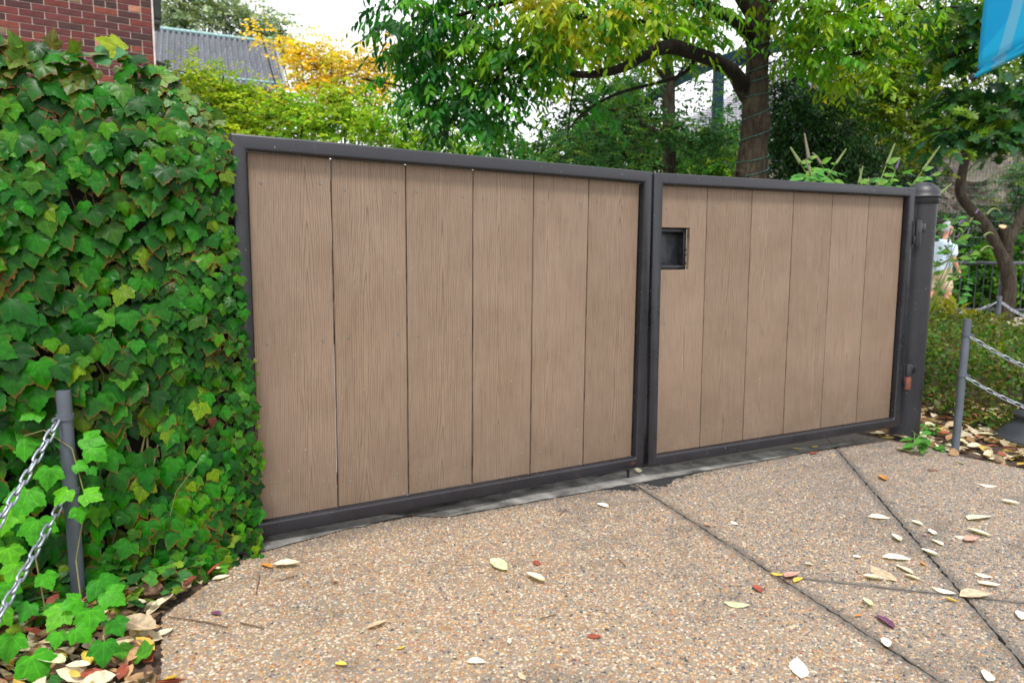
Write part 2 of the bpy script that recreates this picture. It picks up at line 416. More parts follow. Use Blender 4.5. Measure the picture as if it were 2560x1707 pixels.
def brickwall_mat():
    m, n, l, b = mat_new('far_brickwork'); t = NT(m)
    q = n.new('ShaderNodeTexBrick'); x, y, z = t.sep(t.coord())
    l.new(t.comb(t.math('ADD', x, y), z, 0.), q.inputs['Vector'])
    q.inputs['Color1'].default_value = (.19, .035, .03, 1); q.inputs['Color2'].default_value = (.10, .022, .022, 1)
    q.inputs['Mortar'].default_value = (.42, .34, .29, 1); q.inputs['Scale'].default_value = 1
    q.inputs['Brick Width'].default_value = .2135; q.inputs['Row Height'].default_value = .0677; q.inputs['Mortar Size'].default_value = .005
    l.new(q.outputs[0], b.inputs['Base Color']); b.inputs['Roughness'].default_value = .85
    return m

M = {}
M['board'] = board_mat()
M['frame'] = paint_mat('dark_brown_paint', (.0155, .0155, .0205), rough=.27)
M['post_paint'] = paint_mat('matte_dark_post_paint', (.0155, .0155, .0205), rough=.42)
M['post_grey'] = paint_mat('slate_grey_paint', (.075, .088, .11), rust=False, rough=.5)
M['galv'] = simple('galvanised_steel', (.32, .35, .40), .42, .75, 40, .3, .2)
M['screw'] = simple('screw_steel', (.22, .225, .21), .5, .4, 300, .4, 0)
M['slot'] = simple('screw_slot', (.02, .02, .02), .8)
M['rust'] = simple('rusty_steel', (.16, .05, .03), .75, 0, 30, .5, .3)
M['slab'] = concrete_mat(); M['pebble'] = pebble_mat()
M['concrete'] = simple('worn_concrete', (.125, .12, .112), .85, 0, 9, .85, .5, bscale=80, bdist=.004)
M['far_concrete'] = simple('pale_concrete', (.55, .53, .50), .85, 0, 5, .15, .2)
M['tar'] = simple('black_asphalt', (.012, .012, .0135), .75, 0, 90, .8, 1., bscale=220, bdist=.012)
M['soil'] = simple('dark_mulch', (.055, .034, .022), .95, 0, 18, .6, 1., bscale=60, bdist=.02)
M['ground'] = simple('ground_cover_soil', (.06, .065, .03), .95, 0, 3, .5, .6)
M['joint'] = simple('joint_dirt', (.03, .024, .02), .95, 0, 40, .5, .4)
M['path'] = simple('pinkish_path', (.42, .33, .29), .9, 0, 12, .2, .3)
M['mortar'] = simple('mortar', (.36, .28, .24), .9, 0, 60, .2, .5, bscale=200)
M['brick'] = attr_mat('red_brick', .85, .55, 14, .5)
M['brickwall'] = brickwall_mat()
M['tile'] = attr_mat('grey_roof_tile', .6, .5, 6, .3)
M['teal_metal'] = simple('verdigris_metal', (.16, .30, .30), .5, .2, 6, .2, .1)
M['cornice'] = simple('weathered_cornice', (.22, .20, .17), .85, 0, 4, .4, .3)
M['trim'] = simple('pale_corner_trim', (.48, .40, .38), .7, 0, 9, .2, .2)
M['dark_metal'] = simple('dark_green_metal', (.022, .03, .024), .5, .2, 8, .4, .1)
M['steel_teal'] = simple('dark_teal_steel', (.004, .020, .032), .5, 0, 5, .3, .1, spec=.12)
M['wire'] = simple('dark_wire', (.03, .035, .045), .5, .3)
M['wire_pale'] = simple('pale_wire', (.16, .20, .24), .5, .3)
M['rock'] = simple('grey_rock_face', (.12, .10, .078), .9, 0, 1.6, .65, 1., bscale=3, bdist=.25)
M['pale_roof'] = simple('pale_grey_roof', (.30, .30, .33), .8, 0, 2.5, .2, .2)
M['timber'] = simple('weathered_timber', (.26, .23, .18), .85, 0, 9, .4, .6, bscale=30)
M['banner'] = None
M['lamp'] = simple('charcoal_cast_iron', (.028, .032, .04), .45, .1, 12, .3, .2)
M['rail'] = simple('slate_railing_paint', (.06, .065, .09), .38, .1, 9, .2, .1)
M['bark'] = bark_mat('grey_brown_bark', (.016, .012, .008), (.062, .048, .033))
M['bark2'] = bark_mat('dark_limb_bark', (.008, .006, .0045), (.026, .02, .015))
M['bark3'] = bark_mat('pale_grey_bark', (.022, .018, .013), (.065, .054, .041), .8)
M['lightwire'] = simple('green_cable', (.008, .09, .075), .45)
M['twig'] = simple('dry_twig', (.10, .055, .03), .9)
M['vine'] = simple('vine_stem', (.13, .12, .04), .7)
M['stem'] = simple('green_stem', (.14, .22, .04), .6)
M['leaf'] = leaf_mat('foliage', 'Col', .40, .45, spec=.22)
M['leaf_m'] = leaf_mat('matte_foliage', 'Col', .35, .6, spec=.12)
M['leaf_o'] = leaf_mat('foliage_single', 'obj', .40, .45, spec=.22)
M['ivy'] = leaf_mat('ivy_leaf', 'Col', .16, .36, True, (.20, .04, .015), .16)
M['ivy_o'] = leaf_mat('ivy_leaf_single', 'obj', .16, .36, True, (.20, .04, .015), .16)
M['vineleaf'] = leaf_mat('fresh_vine_leaf', 'obj', .34, .45, True, None, .18)
M['dry'] = leaf_mat('fallen_leaf', 'obj', .18, .6, True, None, .3)
M['litter'] = leaf_mat('leaf_litter', 'Col', .12, .65, False, None, .3)

# ------------------------------------------------------------------ setting: ground, drive, beds
def sheet(name, pts, mat, kind='structure', parent=None):
    m = MB(); m.add(pts, [tuple(range(len(pts)))])
    o = m.build(name, mat, parent)
    if kind: o['kind'] = kind
    return o
g_ = MB(); g_.add([(-350, -350, -.18), (350, -350, -.18), (350, 350, -.18), (-350, 350, -.18)], [(0, 1, 2, 3)])
tag(g_.build('ground', M['ground']), kind='structure')

def poly_clip(poly, a, b, c):            # keep a*x+b*y<=c
    out = []
    for i in range(len(poly)):
        p, q = poly[i], poly[(i+1) % len(poly)]
        dp, dq = a*p[0]+b*p[1]-c, a*q[0]+b*q[1]-c
        if dp <= 0: out.append(p)
        if dp*dq < 0:
            t = dp/(dp-dq); out.append((p[0]+t*(q[0]-p[0]), p[1]+t*(q[1]-p[1])))
    return out
DRIVE = [(-.36, -3.2), (4.6, -3.2), (4.1, -1.5), (3.74, -.80), (3.69, -.50), (3.73, -.24), (3.66, -.12), (3.64, .14), (-.01, .14), (-.02, -.075), (-.285, -.38), (-.304, -.724)]
drive = MB()
def lift(pts, dz): return [(x, y, gz(x)+dz) for x, y in pts]
def grid_poly(mb, poly, top, thick, jitter=0):
    n = len(poly); V = lift(poly, top)+lift(poly, top-thick)
    mb.add(V, [tuple(range(n))]+[(i, i+n, (i+1) % n+n, (i+1) % n) for i in range(n)])
grid_poly(drive, DRIVE, -.016, .12)
drive_o = drive.build('driveway', M['joint']); tag(drive_o, 'exposed aggregate concrete drive in slabs before the gate', kind='structure')
def jag(poly, amp=.0026, step=.016):
    out = []
    for i in range(len(poly)):
        p, q = np.array(poly[i]), np.array(poly[(i+1) % len(poly)]); L = np.linalg.norm(q-p); k = max(1, int(L/step))
        nrm = np.array([(q-p)[1], -(q-p)[0]])/max(L, 1e-6)
        for j in range(k): out.append(tuple(p+(q-p)*j/k+nrm*random.gauss(0, amp)*(j > 0)))
    return out
GAP = .0034
def side(poly, Lc, s):
    a, b, c = Lc
    return poly_clip(poly, a*s, b*s, c*s-GAP)
big = side(DRIVE, J1, 1)
rest = side(DRIVE, J1, -1)
mid = side(rest, J2, 1); right_ = side(rest, J2, -1)
SLABS = [big]
GAP = .0036
for P in (mid, right_):
    SLABS += [side(P, CR, 1), side(P, CR, -1)]
def tri_slab(poly):
    import mathutils
    pj = jag(poly); n = len(pj)
    tess = mathutils.geometry.tessellate_polygon([[Vector((x, y, 0)) for x, y in pj]])
    V = lift(pj, 0)+lift([(x, y) for x, y in pj], -.06)
    me = bpy.data.meshes.new('slab')
    fs = [tuple(t) for t in tess]
    if fs:
        a, b, c = (Vector(V[i]) for i in fs[0])
        if (b-a).cross(c-a).z < 0: fs = [f[::-1] for f in fs]
    fs += [(i, i+n, (i+1) % n+n, (i+1) % n) for i in range(n)]
    me.from_pydata(V, [], fs); me.update(); return me
for P in SLABS:
    if len(P) > 2: link('slab', tri_slab(P), M['slab'], drive_o)

# pebbles of the exposed aggregate, real stones set into the slabs
def in_poly(x, y, poly):
    ins = np.zeros(len(x), bool); n = len(poly)
    for i in range(n):
        x0, y0 = poly[i]; x1, y1 = poly[(i+1) % n]
        c = ((y0 > y) != (y1 > y)) & (x < (x1-x0)*(y-y0)/(y1-y0+1e-12)+x0); ins ^= c
    return ins
TAR = [[(1.42, .07), (1.46, .0), (1.54, -.07), (1.61, -.11), (1.66, -.15), (1.69, -.14), (1.70, .0), (1.66, .08)],
       [(1.73, -.17), (1.80, -.155), (1.93, -.09), (2.08, -.07), (2.2, -.06), (2.35, -.0), (2.62, .045), (2.60, .08), (2.30, .06), (1.75, .06), (1.71, -.05)]]
def pebbles():
    A = 5.2*3.6; n = int(A*17500)
    x = RNG.uniform(-.4, 4.2, n); y = RNG.uniform(-2.3, .03, n)
    d = np.stack([x, y, gz(x)], -1)-CAM
    wz = d@FWD; px = 1280+F_PX*(d@RIGHT)/wz; py = 853.5-F_PX*(d@UP)/wz
    keep = (wz > .3) & (px > -350) & (px < 2950) & (py < 1950) & in_poly(x, y, DRIVE)
    for a, b, c in (J1, J2): keep &= np.abs(a*x+b*y-c) > .010
    a, b, c = CR; dj = J1[0]*x+J1[1]*y-J1[2]
    keep &= (np.abs(a*x+b*y-c) > .010) | (dj < 0)
    tarred = np.zeros(n, bool)
    for T in TAR: tarred |= in_poly(x+RNG.normal(0, .018, n), y+RNG.normal(0, .018, n), T)
    far = wz > 2.9
    keep &= ~far | (RNG.random(n) < .75)
    x, y, wz, tarred = x[keep], y[keep], wz[keep], tarred[keep]; n = len(x)
    s = RNG.gamma(6., .00085, n)+.0015
    s = np.clip(s, .0026, .0105)*.54
    tv = []
    for k in range(6): tv.append((math.cos(k*math.pi/3)*1.0, math.sin(k*math.pi/3)*1.0, -.25))
    for k in range(6): tv.append((math.cos(k*math.pi/3+.3)*.72, math.sin(k*math.pi/3+.3)*.72, .42))
    tv.append((.05, -.05, .62))
    tf = []
    for k in range(6):
        q = (k+1) % 6; tf += [(k, q, 6+k), (q, 6+q, 6+k), (6+k, 6+q, 12)]
    th = RNG.uniform(0, 6.283, n); ti = RNG.normal(0, .14, (n, 2))
    nz = norm(np.stack([ti[:, 0], ti[:, 1], np.ones(n)], -1))
    fr = leaf_frames(np.stack([np.cos(th), np.sin(th), 0*th], -1), nz)
    fr = np.stack([fr[:, :, 0], fr[:, :, 1], nz], -1)
    pal = np.array([(.34, .275, .21), (.29, .175, .085), (.32, .205, .11), (.24, .13, .065), (.40, .355, .30), (.21, .165, .13), (.165, .15, .14), (.08, .085, .10), (.035, .038, .045), (.22, .09, .05)])
    gx = np.clip((x-.35)/1.7+RNG.normal(0, .12, n), 0, 1)
    w0 = np.array([.19, .17, .15, .07, .17, .12, .06, .03, .01, .03]); w1 = np.array([.12, .08, .06, .05, .06, .21, .21, .14, .06, .02])
    cum0, cum1 = np.cumsum(w0/w0.sum()), np.cumsum(w1/w1.sum())
    cum = cum0[None]*(1-gx)[:, None]+cum1[None]*gx[:, None]
    idx = np.minimum((RNG.random(n)[:, None] > cum).sum(1), 9)
    pal = pal*np.array([1.17, 1.12, 1.01]); col = pal[idx]*RNG.uniform(.75, 1.2, (n, 1))*RNG.uniform(.93, 1.07, (n, 3))
    tarred &= RNG.random(n) < .93
    col[tarred] = np.array((.017, .017, .019))*RNG.uniform(.5, 1.9, (tarred.sum(), 1))
    sc = np.stack([s*RNG.uniform(.75, 1.1, n), s*RNG.uniform(1., 1.55, n), s*RNG.uniform(.5, .85, n)], -1)
    pos = np.stack([x, y, gz(x)+RNG.uniform(-.0012, .0008, n)], -1)
    return cloud('aggregate', tv, tf, None, pos, fr, sc, col, smooth=False)
ag = link('aggregate', pebbles(), M['pebble'], drive_o); ag['kind'] = 'stuff'

# worn concrete threshold under the gate, tar patches, joint fillets
th = MB()
edge_f = [(-.10, -.045), (.05, -.058), (.30, -.005), (.55, .03), (.9, .075), (1.25, .10), (1.6, .105), (2.0, .10), (2.5, .075), (3.0, .03), (3.4, -.03), (3.62, -.06)]
edge_b = [(3.7, .5), (-.1, .5)]
pl = jag(edge_f, .004, .04)[:-20]
P2 = [p for p in pl if p[0] < 3.63]+edge_b
tag(sheet('threshold_strip', lift(P2, .005), M['concrete']), kind='structure')
for T in TAR:
    c_ = np.mean(np.array(T), 0); T2 = [tuple(c_+(np.array(q)-c_)*.86) for q in T]
    o = sheet('tar_patch', lift(jag(T2, .010, .014), .0035), M['tar']); o.parent = drive_o; del o['kind']
tag(sheet('service_yard', lift([(-6, .5), (3.9, .5), (9., 5.), (9, 18), (-6, 18)], -.012), M['far_concrete']), kind='structure')
tag(sheet('planting_bed', [(3.66, -.25, -.092), (3.63, -.5, -.092), (3.70, -.80, -.092), (4.06, -1.5, -.092), (4.6, -3.2, -.10), (14, -3.2, -.10), (14, 3.0, -.10), (9.5, 4.2, -.10), (3.66, 2.2, -.092)], M['soil']), kind='structure')
tag(sheet('vine_bed', [(-.02, -.07, -.036), (-.285, -.375, -.036), (-.304, -.724, -.036), (-.36, -3.2, -.036), (-3, -3.2, -.036), (-3, .6, -.036), (-.02, .6, -.036)], M['soil']), kind='structure')
tag(sheet('garden_path', [(8.6, 3.0, -.07), (14, -2., -.07), (19, 0, -.07), (14.2, 5.4, -.07), (11., 7.5, -.07)], M['path']), kind='structure')

# ------------------------------------------------------------------ the gate
H, FW, FD = 1.395, .051, .051
def frame_bar(poly): # poly in (x,z)
    m = MB(); n = len(poly)
    V = [(x, 0, z) for x, z in poly]+[(x, FD, z) for x, z in poly]
    m.add(V, [tuple(range(n))[::-1], tuple(range(n, 2*n))]+[(i, (i+1) % n, (i+1) % n+n, i+n) for i in range(n)])
    return m
def screw_mesh():
    m = MB(); m.lathe([(.0, 0), (.0042, .0), (.0046, .0008), (.0040, .0016), (.0016, .0013), (.0014, .0004), (0, .0004)], n=10)
    me = m.mesh('screw', smooth=True)
    me.transform(Matrix.Rotation(math.pi/2, 4, 'X')); return me
SCREW = screw_mesh(); SCREW.materials.append(M['screw'])
sl = MB(); sl.box((-.0013, -.0009, -.0013), (.0013, .0004, .0013)); SLOT = sl.mesh('screw_recess'); SLOT.materials.append(M['slot'])
def gate_leaf(root, W, window=False, mirror=False):
    e = .0003
    m = MB(); O = [(0, 0), (W, 0), (W, H), (0, H)]; I = [(FW, FW), (W-FW, FW), (W-FW, H-FW), (FW, H-FW)]
    V = [(x, y, z) for y in (0, FD) for q in (O, I) for x, z in q]; Fc = []
    for i in range(4):
        j = (i+1) % 4
        Fc += [(i, j, 4+j, 4+i), (8+j, 8+i, 12+i, 12+j), (j, i, 8+i, 8+j), (4+i, 4+j, 12+j, 12+i)]
    m.add(V, Fc); m.build('frame', M['frame'], root, bevel=.0075, seg=3)
    n = 6; x0, x1 = FW+.003, W-FW-.003; pitch = (x1-x0)/n
    for zc in (.15, .69, 1.245):
        m = MB(); m.box((FW+.001, .056, zc-.02), (W-FW-.001, .09, zc+.02)); m.build('back_bar', M['frame'], root, bevel=.004)
    for i in range(n):
        gapw = (.0034 if not mirror else .0034)*(1.6 if (i in (0, 1) and not mirror) else 1)
        a, b = x0+i*pitch+gapw*.5, x0+(i+1)*pitch-gapw*.5
        lo, hi = FW+.0012, H-FW-.0012
        cx = (a+b)/2; hw = (b-a)/2; m = MB(); y0, y1 = .033, .055
        ins = .0035*random.random() if not mirror else .001
        if window and i == 0:
            wz0, wz1, wx = .948, 1.148, .190-FW-cx+FW+.0
            wx = .240-cx
            poly = [(-hw, lo), (hw, lo), (hw, hi), (-hw, hi), (-hw, wz1), (wx, wz1), (wx, wz0), (-hw, wz0)]
        else:
            poly = [(-hw+ins*.3, lo), (hw-ins, lo), (hw-ins*.2, hi), (-hw, hi)]
        k = len(poly)
        V = [(x, y0, z) for x, z in poly]+[(x, y1, z) for x, z in poly]
        m.add(V, [tuple(range(k)), tuple(range(2*k-1, k-1, -1))]+[((j+1) % k, j, j+k, (j+1) % k+k) for j in range(k)])
        bo = m.build('board', M['board'], root, (cx, random.uniform(-.0012, .0012), 0), bevel=.0018, seg=1)
        for zc in (.15, .69, 1.245):
            for sx in (-1, 1):
                if window and i == 0 and sx < 0 and False: continue
                so = link('screw', SCREW, None, bo, (sx*(hw-.042)+random.uniform(-.006, .006), .0326, zc+random.uniform(-.011, .011)))
                so.rotation_euler = (0, random.uniform(0, 3), 0)
                so2 = link('screw_recess', SLOT, None, bo, so.location)
gl = empty('gate_leaf', (0, 0, 0), 'wide left leaf of the brown board gate beside the ivy', 'gate', 'double gate leaves')
gate_leaf(gl, 1.8187)
gr = empty('gate_leaf', (1.8357, -.0111, -.0037), 'right leaf of the brown board gate with small square opening', 'gate', 'double gate leaves')
gr.rotation_euler = (0, -.0132, -.0777)
gate_leaf(gr, 1.8348, True, True)
m = MB(); m.tube([(1.745, .03, -.055), (1.745, .03, .004)], .0075, 10); m.build('drop_bolt', M['frame'], gl, smooth=True)
# latch box behind the opening
m = MB()
x0w, x1w, z0w, z1w = FW+.002, .238, .955, 1.142
for a, b in (((x0w, .058, z1w-.014), (x1w, .070, z1w)), ((x0w, .058, z0w), (x1w, .070, z0w+.014)), ((x1w-.014, .0585, z0w+.015), (x1w, .0695, z1w-.015))): m.box(a, b)
m.build('opening_frame', M['frame'], gr, bevel=.002)
m = MB(); m.box((x0w-.03, .118, z0w-.03), (x1w+.03, .122, z1w+.03)); m.box((x0w-.03, .0705, z1w+.001), (x1w+.03, .1175, z1w+.01)); m.box((x1w+.002, .0705, z0w-.03), (x1w+.012, .1175, z1w))
m.build('latch_cover', simple('dull_grey_plate', (.06, .065, .07), .45, .3, 25, .6, .2), gr, bevel=.002)
m = MB(); m.box((x0w, .085, z0w+.02), (x0w+.09, .112, z0w+.13)); m.tube([(x0w+.03, .085, z0w+.075), (x0w+.03, .07, z0w+.075)], .014, 12)
m.build('latch', M['lamp'], gr, bevel=.004)
def hinge(root, x, z, s, rusty):
    m = MB(); m.box((min(x, x+s*.034), -.008, z-.06), (max(x, x+s*.034), .004, z-.012)); m.box((min(x+s*.034, x+s*.11), .0, z+.012), (max(x+s*.034, x+s*.11), .012, z+.06)); m.build('hinge_leaf', M['frame'], root, bevel=.002)
    m = MB(); m.lathe([(0, -.075), (.019, -.075), (.020, -.07), (.020, -.001), (0, -.001)], (x+s*.034, -.004, z), 14)
    m.build('hinge_knuckle', M['rust'] if rusty else M['frame'], root, smooth=True)
    m = MB(); m.lathe([(0, .001), (.020, .001), (.020, .07), (.018, .075), (.006, .078), (0, .078)], (x+s*.034, -.004, z), 14)
    m.build('hinge_knuckle', M['frame'], root, smooth=True)
hinge(gr, 1.835, 1.135, 1, False); hinge(gr, 1.835, .30, 1, True); hinge(gl, -.0005, .985, -1, False); hinge(gl, -.0005, .25, -1, False)

def gate_post(loc, label, drop=0):
    t = empty('gate_post', loc, label, 'gate post', 'gate posts')
    m = MB(); m.lathe([(.084, -.3), (.084, 1.44-drop)], n=40); m.build('pipe', M['post_paint'], t, smooth=True)
    m = MB(); prof = [(.090, 1.418), (.092, 1.420), (.092, 1.450), (.101, 1.452), (.104, 1.455), (.104, 1.459), (.098, 1.464)]
    for i in range(1, 9):
        a = i/8*math.pi/2; prof.append((.096*math.cos(a)+.001, 1.465+.082*math.sin(a)**.9))
    m.lathe([(r, z-drop) for r, z in prof], n=40); m.build('domed_cap', M['post_paint'], t, smooth=True, angle=50)
    return t
PR = (3.842, -.078, gz(3.8))
gate_post(PR, 'round dark gate post with domed cap at the right end of the gate')
gate_post((-.125, .11, gz(0)), 'round dark gate post buried in the ivy at the left hinge', .3)

# ------------------------------------------------------------------ ivy-covered wall
def hedge_top(x): return np.interp(x, [-2.2, -1.2, -.75, -.55, -.40, -.30, -.20, -.12, -.05, .0, .06], [1.58, 1.61, 1.57, 1.59, 1.57, 1.60, 1.57, 1.54, 1.48, 1.40, 1.05])
def hedge_right(z): return np.interp(z, [0, .1, .3, .55, .8, 1.05, 1.3, 1.45, 1.6], [.045, .048, .046, .034, .008, -.008, -.012, -.03, -.2])
def hedge_y(x, z):
    t = hedge_top(x); base = -.085+.09*np.clip((z-(t-.28))/.28, 0, 1)**2
    base = base-.10*np.clip((.30-z)/.30, 0, 1)**1.5*np.clip((-x)/.25, 0, 1)
    return base+.025*np.sin(x*9+z*5)+.02*np.sin(z*13-x*4)
hw = empty('ivy_wall', (-.9, .2, gz(-1)), 'tall wall thickly covered in three lobed green ivy', 'ivy wall')
m = MB(); 
xs = np.linspace(-2.2, -.02, 14); V = []; Fq = []
for x in xs:
    t = float(hedge_top(x))-.14
    V += [(x, .06, -.1), (x, .06, t*.75), (x, .10, t-.06), (x, .2, t), (x, .38, t-.05), (x, .42, -.1)]
for i in range(len(xs)-1):
    for k in range(5): a = i*6+k; Fq.append((a, a+1, a+7, a+6))
Fq.append(tuple(range(6))); Fq.append(tuple(range(len(V)-1, len(V)-7, -1)))
m.add(V, Fq); m.box((-.06, .105, -.1), (.10, .40, 1.31)); m.wbuild('wall_core', simple('dark_brown_wall', (.03, .028, .02), .95, 0, 20, .5, .8), hw)  # core is dark brown all over and shows between the leaves
# stems climbing inside
m = MB()
for i in range(46):
    x = random.uniform(-1.5, .02); z = random.uniform(-.05, .3); pts = []
    for k in range(9):
        pts.append((x, float(hedge_y(np.array(x), np.array(z)))+.05+random.uniform(-.008, .008), z)); x += random.uniform(-.05, .05); z += random.uniform(.08, .2)
        if z > hedge_top(x)-.06 or x > hedge_right(z)-.02: break
    if len(pts) > 2: m.tube(pts, [.0035*(1-.6*k/len(pts)) for k in range(len(pts))], 5)
m.wbuild('vine_stems', M['vine'], hw, smooth=True)
def ivy_leaves():
    P, D, N, S, Cc = [], [], [], [], []
    cell = {}
    def sample(n, depth, size_mul, bright, xlo=-1.45):
        k = 0; tries = 0
        while k < n and tries < n*12:
            tries += 1
            x = random.uniform(xlo, .10); z = random.uniform(-.04, 1.6)
            if z > hedge_top(x)+.01 or x > hedge_right(z): continue
            s = (.040+.030*min(1, max(0, (-x-.05)/.55)))*random.choice((random.uniform(.45, .8), random.uniform(.8, 1.3), random.uniform(.85, 1.25)))*size_mul
            if z > hedge_top(x)-.10: s *= .9
            if x > -.08: s *= .78
            key = (round(x/(s*.52)), round(z/(s*.46)), depth)
            if cell.get(key, 0) >= (1 if xlo < -1 else 2) and depth == 0: continue
            cell[key] = cell.get(key, 0)+1
            y = float(hedge_y(np.array(x), np.array(z)))+depth*.045+random.uniform(-.02, .02)
            if x > -.02: y = min(y, -.012-random.uniform(0, .03))
            top = max(0, min(1, (z-(hedge_top(x)-.14))/.14))
            P.append((x, y, z)); a = random.gauss(0, .34)
            D.append((math.sin(a), -.18-.25*random.random()-.2*top, -math.cos(a)+.9*top*random.random()))
            N.append((random.gauss(0, .22)-.10, -1.0+.3*top, .40+random.gauss(0, .18)+.5*top))
            S.append(s)
            g = random.random(); v = random.uniform(.33, .92)*bright
            base = np.array((.016, .165, .002)) if g < .50 else np.array((.006, .105, .003)) if g < .74 else np.array((.050, .215, .001)) if g < .95 else np.array((.13, .25, .002))
            if top > .4 and random.random() < .4: base = np.array((.085, .155, .008))
            if random.random() < .0012: base = np.array((.11, .03, .012))
            Cc.append(base*v); k += 1
    sample(2700, 0, 1.0, 1.0); sample(650, 1, 1.0, 1.0); sample(150, 2, 1.0, 1.0); sample(520, 0, 1.1, 1.0, -.24); sample(220, 1, 1.1, 1.0, -.24)
    # few leaves standing clear of the crest
    for px, py, s, c in ((245, 135, .085, (.05, .17, .06)), (310, 127, .085, (.20, .27, .01)), (130, 118, .05, (.10, .10, .02)), (470, 235, .06, (.09, .18, .02)), (190, 135, .055, (.12, .2, .02)), (395, 195, .055, (.1, .19, .02)), (60, 150, .07, (.08, .18, .02)), (505, 262, .05, (.09, .2, .02)), (545, 300, .045, (.08, .18, .03))):
        d = ray(px, py); p = CAM+d*((-.02-CAM[1])/d[1]); P.append(tuple(p)); S.append(s); Cc.append(np.array(c))
        D.append((random.uniform(-1, 1), -.3, random.uniform(.0, .8))); N.append((random.gauss(0, .3), -.9, .6))
    # little leaves of runners reaching over the stile
    for px, py in ((640, 1050), (648, 1062), (641, 1100), (646, 1125), (644, 1170), (652, 1178), (640, 1010), (637, 990), (640, 1215), (643, 935), (634, 900)):
        d = ray(px, py); p = CAM+d*((-.012-CAM[1])/d[1]); P.append(tuple(p)); S.append(.013*random.uniform(.8, 1.5)); Cc.append(np.array((.16, .26, .03)))
        D.append((random.uniform(-1, 1), -.2, random.uniform(-1, .3))); N.append((random.gauss(0, .3), -1, .4))
    return np.array(P), np.array(D), np.array(N), np.array(S), np.array(Cc)
P, D, N, S, Cc = ivy_leaves()
fr = leaf_frames(D, N); fr = fr*np.stack([RNG.uniform(.8, 1.12, len(P)), RNG.uniform(.88, 1.15, len(P)), RNG.uniform(.5, 1.6, len(P))], -1)[:, None, :]
dv = P-CAM; wz = dv@FWD; px = 1280+F_PX*(dv@RIGHT)/wz; py = 853.5-F_PX*(dv@UP)/wz
vis = (px > -20) & (px < 680) & (py > 60) & (py < 1500)
score = np.where(vis, S/wz-(P[:, 1]-hedge_y(P[:, 0], P[:, 2]))*.12, -9)
top = np.argsort(-score)[:300]; isp = np.zeros(len(P), bool); isp[top] = True
def leaf_mesh_obj(T, name):
    me = cloud(name, T[0], T[1], T[2], np.zeros((1, 3)), np.eye(3)[None], np.ones(1), np.ones((1, 3)), T[3])
    return me
IVY_ME = [leaf_mesh_obj(T, 'leaf') for T in IVY_T]
for me in IVY_ME: me.materials.append(M['ivy_o'])
HINV = parent_matrix(hw).inverted()
def place_leaf(me, name, p, f, s, col, parent, minv):
    o = bpy.data.objects.new(name, me); COL.objects.link(o)
    mw = Matrix([[f[0][0]*s, f[0][1]*s, f[0][2]*s, p[0]], [f[1][0]*s, f[1][1]*s, f[1][2]*s, p[1]], [f[2][0]*s, f[2][1]*s, f[2][2]*s, p[2]], [0, 0, 0, 1]])
    if parent: o.parent = parent; o.matrix_parent_inverse = minv
    o.matrix_basis = mw; o.color = (*[float(c) for c in col], 1); return o
for i in top: place_leaf(random.choice(IVY_ME), 'leaf', P[i], fr[i], S[i], Cc[i], hw, HINV)
rest_i = np.where(~isp)[0]
for k, T in enumerate(IVY_T):
    ii = rest_i[k::3]
    o = world_child('more_leaves', cloud('more_leaves', T[0], T[1], T[2], P[ii], fr[ii], S[ii], Cc[ii], T[3]), M['ivy'], hw); o['kind'] = 'stuff'
# thin runners
m = MB()
def on_y(px, py, Y): d = ray(px, py); return CAM+d*((Y-CAM[1])/d[1])
for pts in ([(640, 905), (642, 1000), (638, 1060), (645, 1120), (640, 1215)], [(645, 1212), (665, 1207), (690, 1204), (709, 1206)], [(500, 1150), (470, 1190), (440, 1230), (425, 1290)], [(390, 1330), (385, 1400), (378, 1480), (372, 1520)]):
    m.tube([on_y(x, y, -.014 if x > 600 else -.15) for x, y in pts], .0014, 5)
m.wbuild('runner', M['vine'], hw, smooth=True)

# ------------------------------------------------------------------ fresh vine round the left chain post
vp = empty('climbing_vine', (-.5, -.2, gz(-.5)), 'bright green vine with toothed leaves round the grey post', 'vine')
VINV = parent_matrix(vp).inverted()
VINE_ME = [leaf_mesh_obj(T, 'leaf') for T in IVY_T]
for me in VINE_ME: me.materials.append(M['vineleaf'])
vl = [(60,1105,.075,0),(100,1045,.055,1.2),(125,1190,.06,.2),(70,1245,.085,.3),(95,1320,.07,.1),(210,1115,.055,-1.3),(225,1140,.055,-.8),(190,1180,.035,-1.1),(225,1190,.03,-.6),(170,1245,.05,.8),(210,1255,.05,-1.2),(195,1290,.045,-.2),(235,1255,.025,-1.5),(30,1290,.07,.4),(245,1470,.075,-.6),(160,1540,.065,.7),(225,1545,.06,.1),(265,1500,.055,-.9),(285,1570,.05,-.4),(260,1625,.06,.1),(200,1520,.05,1.6),(40,1430,.05,.3),(75,1530,.045,.5),(110,1455,.045,-.4),(20,1480,.05,.1),(30,1610,.06,.2),(80,1660,.07,-.3),(5,1540,.06,.6),(20,1390,.06,-.2),(145,1600,.04,.2),(190,1590,.045,-.7)]
for px_, py_, s_, a_ in vl:
    Dp = 1.98-.00028*max(0, py_-1100)*1.2+random.uniform(-.03, .01)
    if py_ > 1400: Dp = 1.78-.0006*(py_-1450)
    p = at(px_, py_-20, Dp)
    d = np.array([-math.sin(a_)*.9, -.45, -math.cos(a_)*.8]); n_ = np.array([random.gauss(0, .25), -.75, .75])
    g = random.random(); c = np.array((.05, .30, .008)) if g < .5 else np.array((.09, .36, .008)) if g < .8 else np.array((.025, .20, .008))
    place_leaf(random.choice(VINE_ME), 'leaf', p, leaf_frames(d[None], n_[None])[0], s_*random.uniform(.9, 1.1), c, vp, VINV)
m = MB()
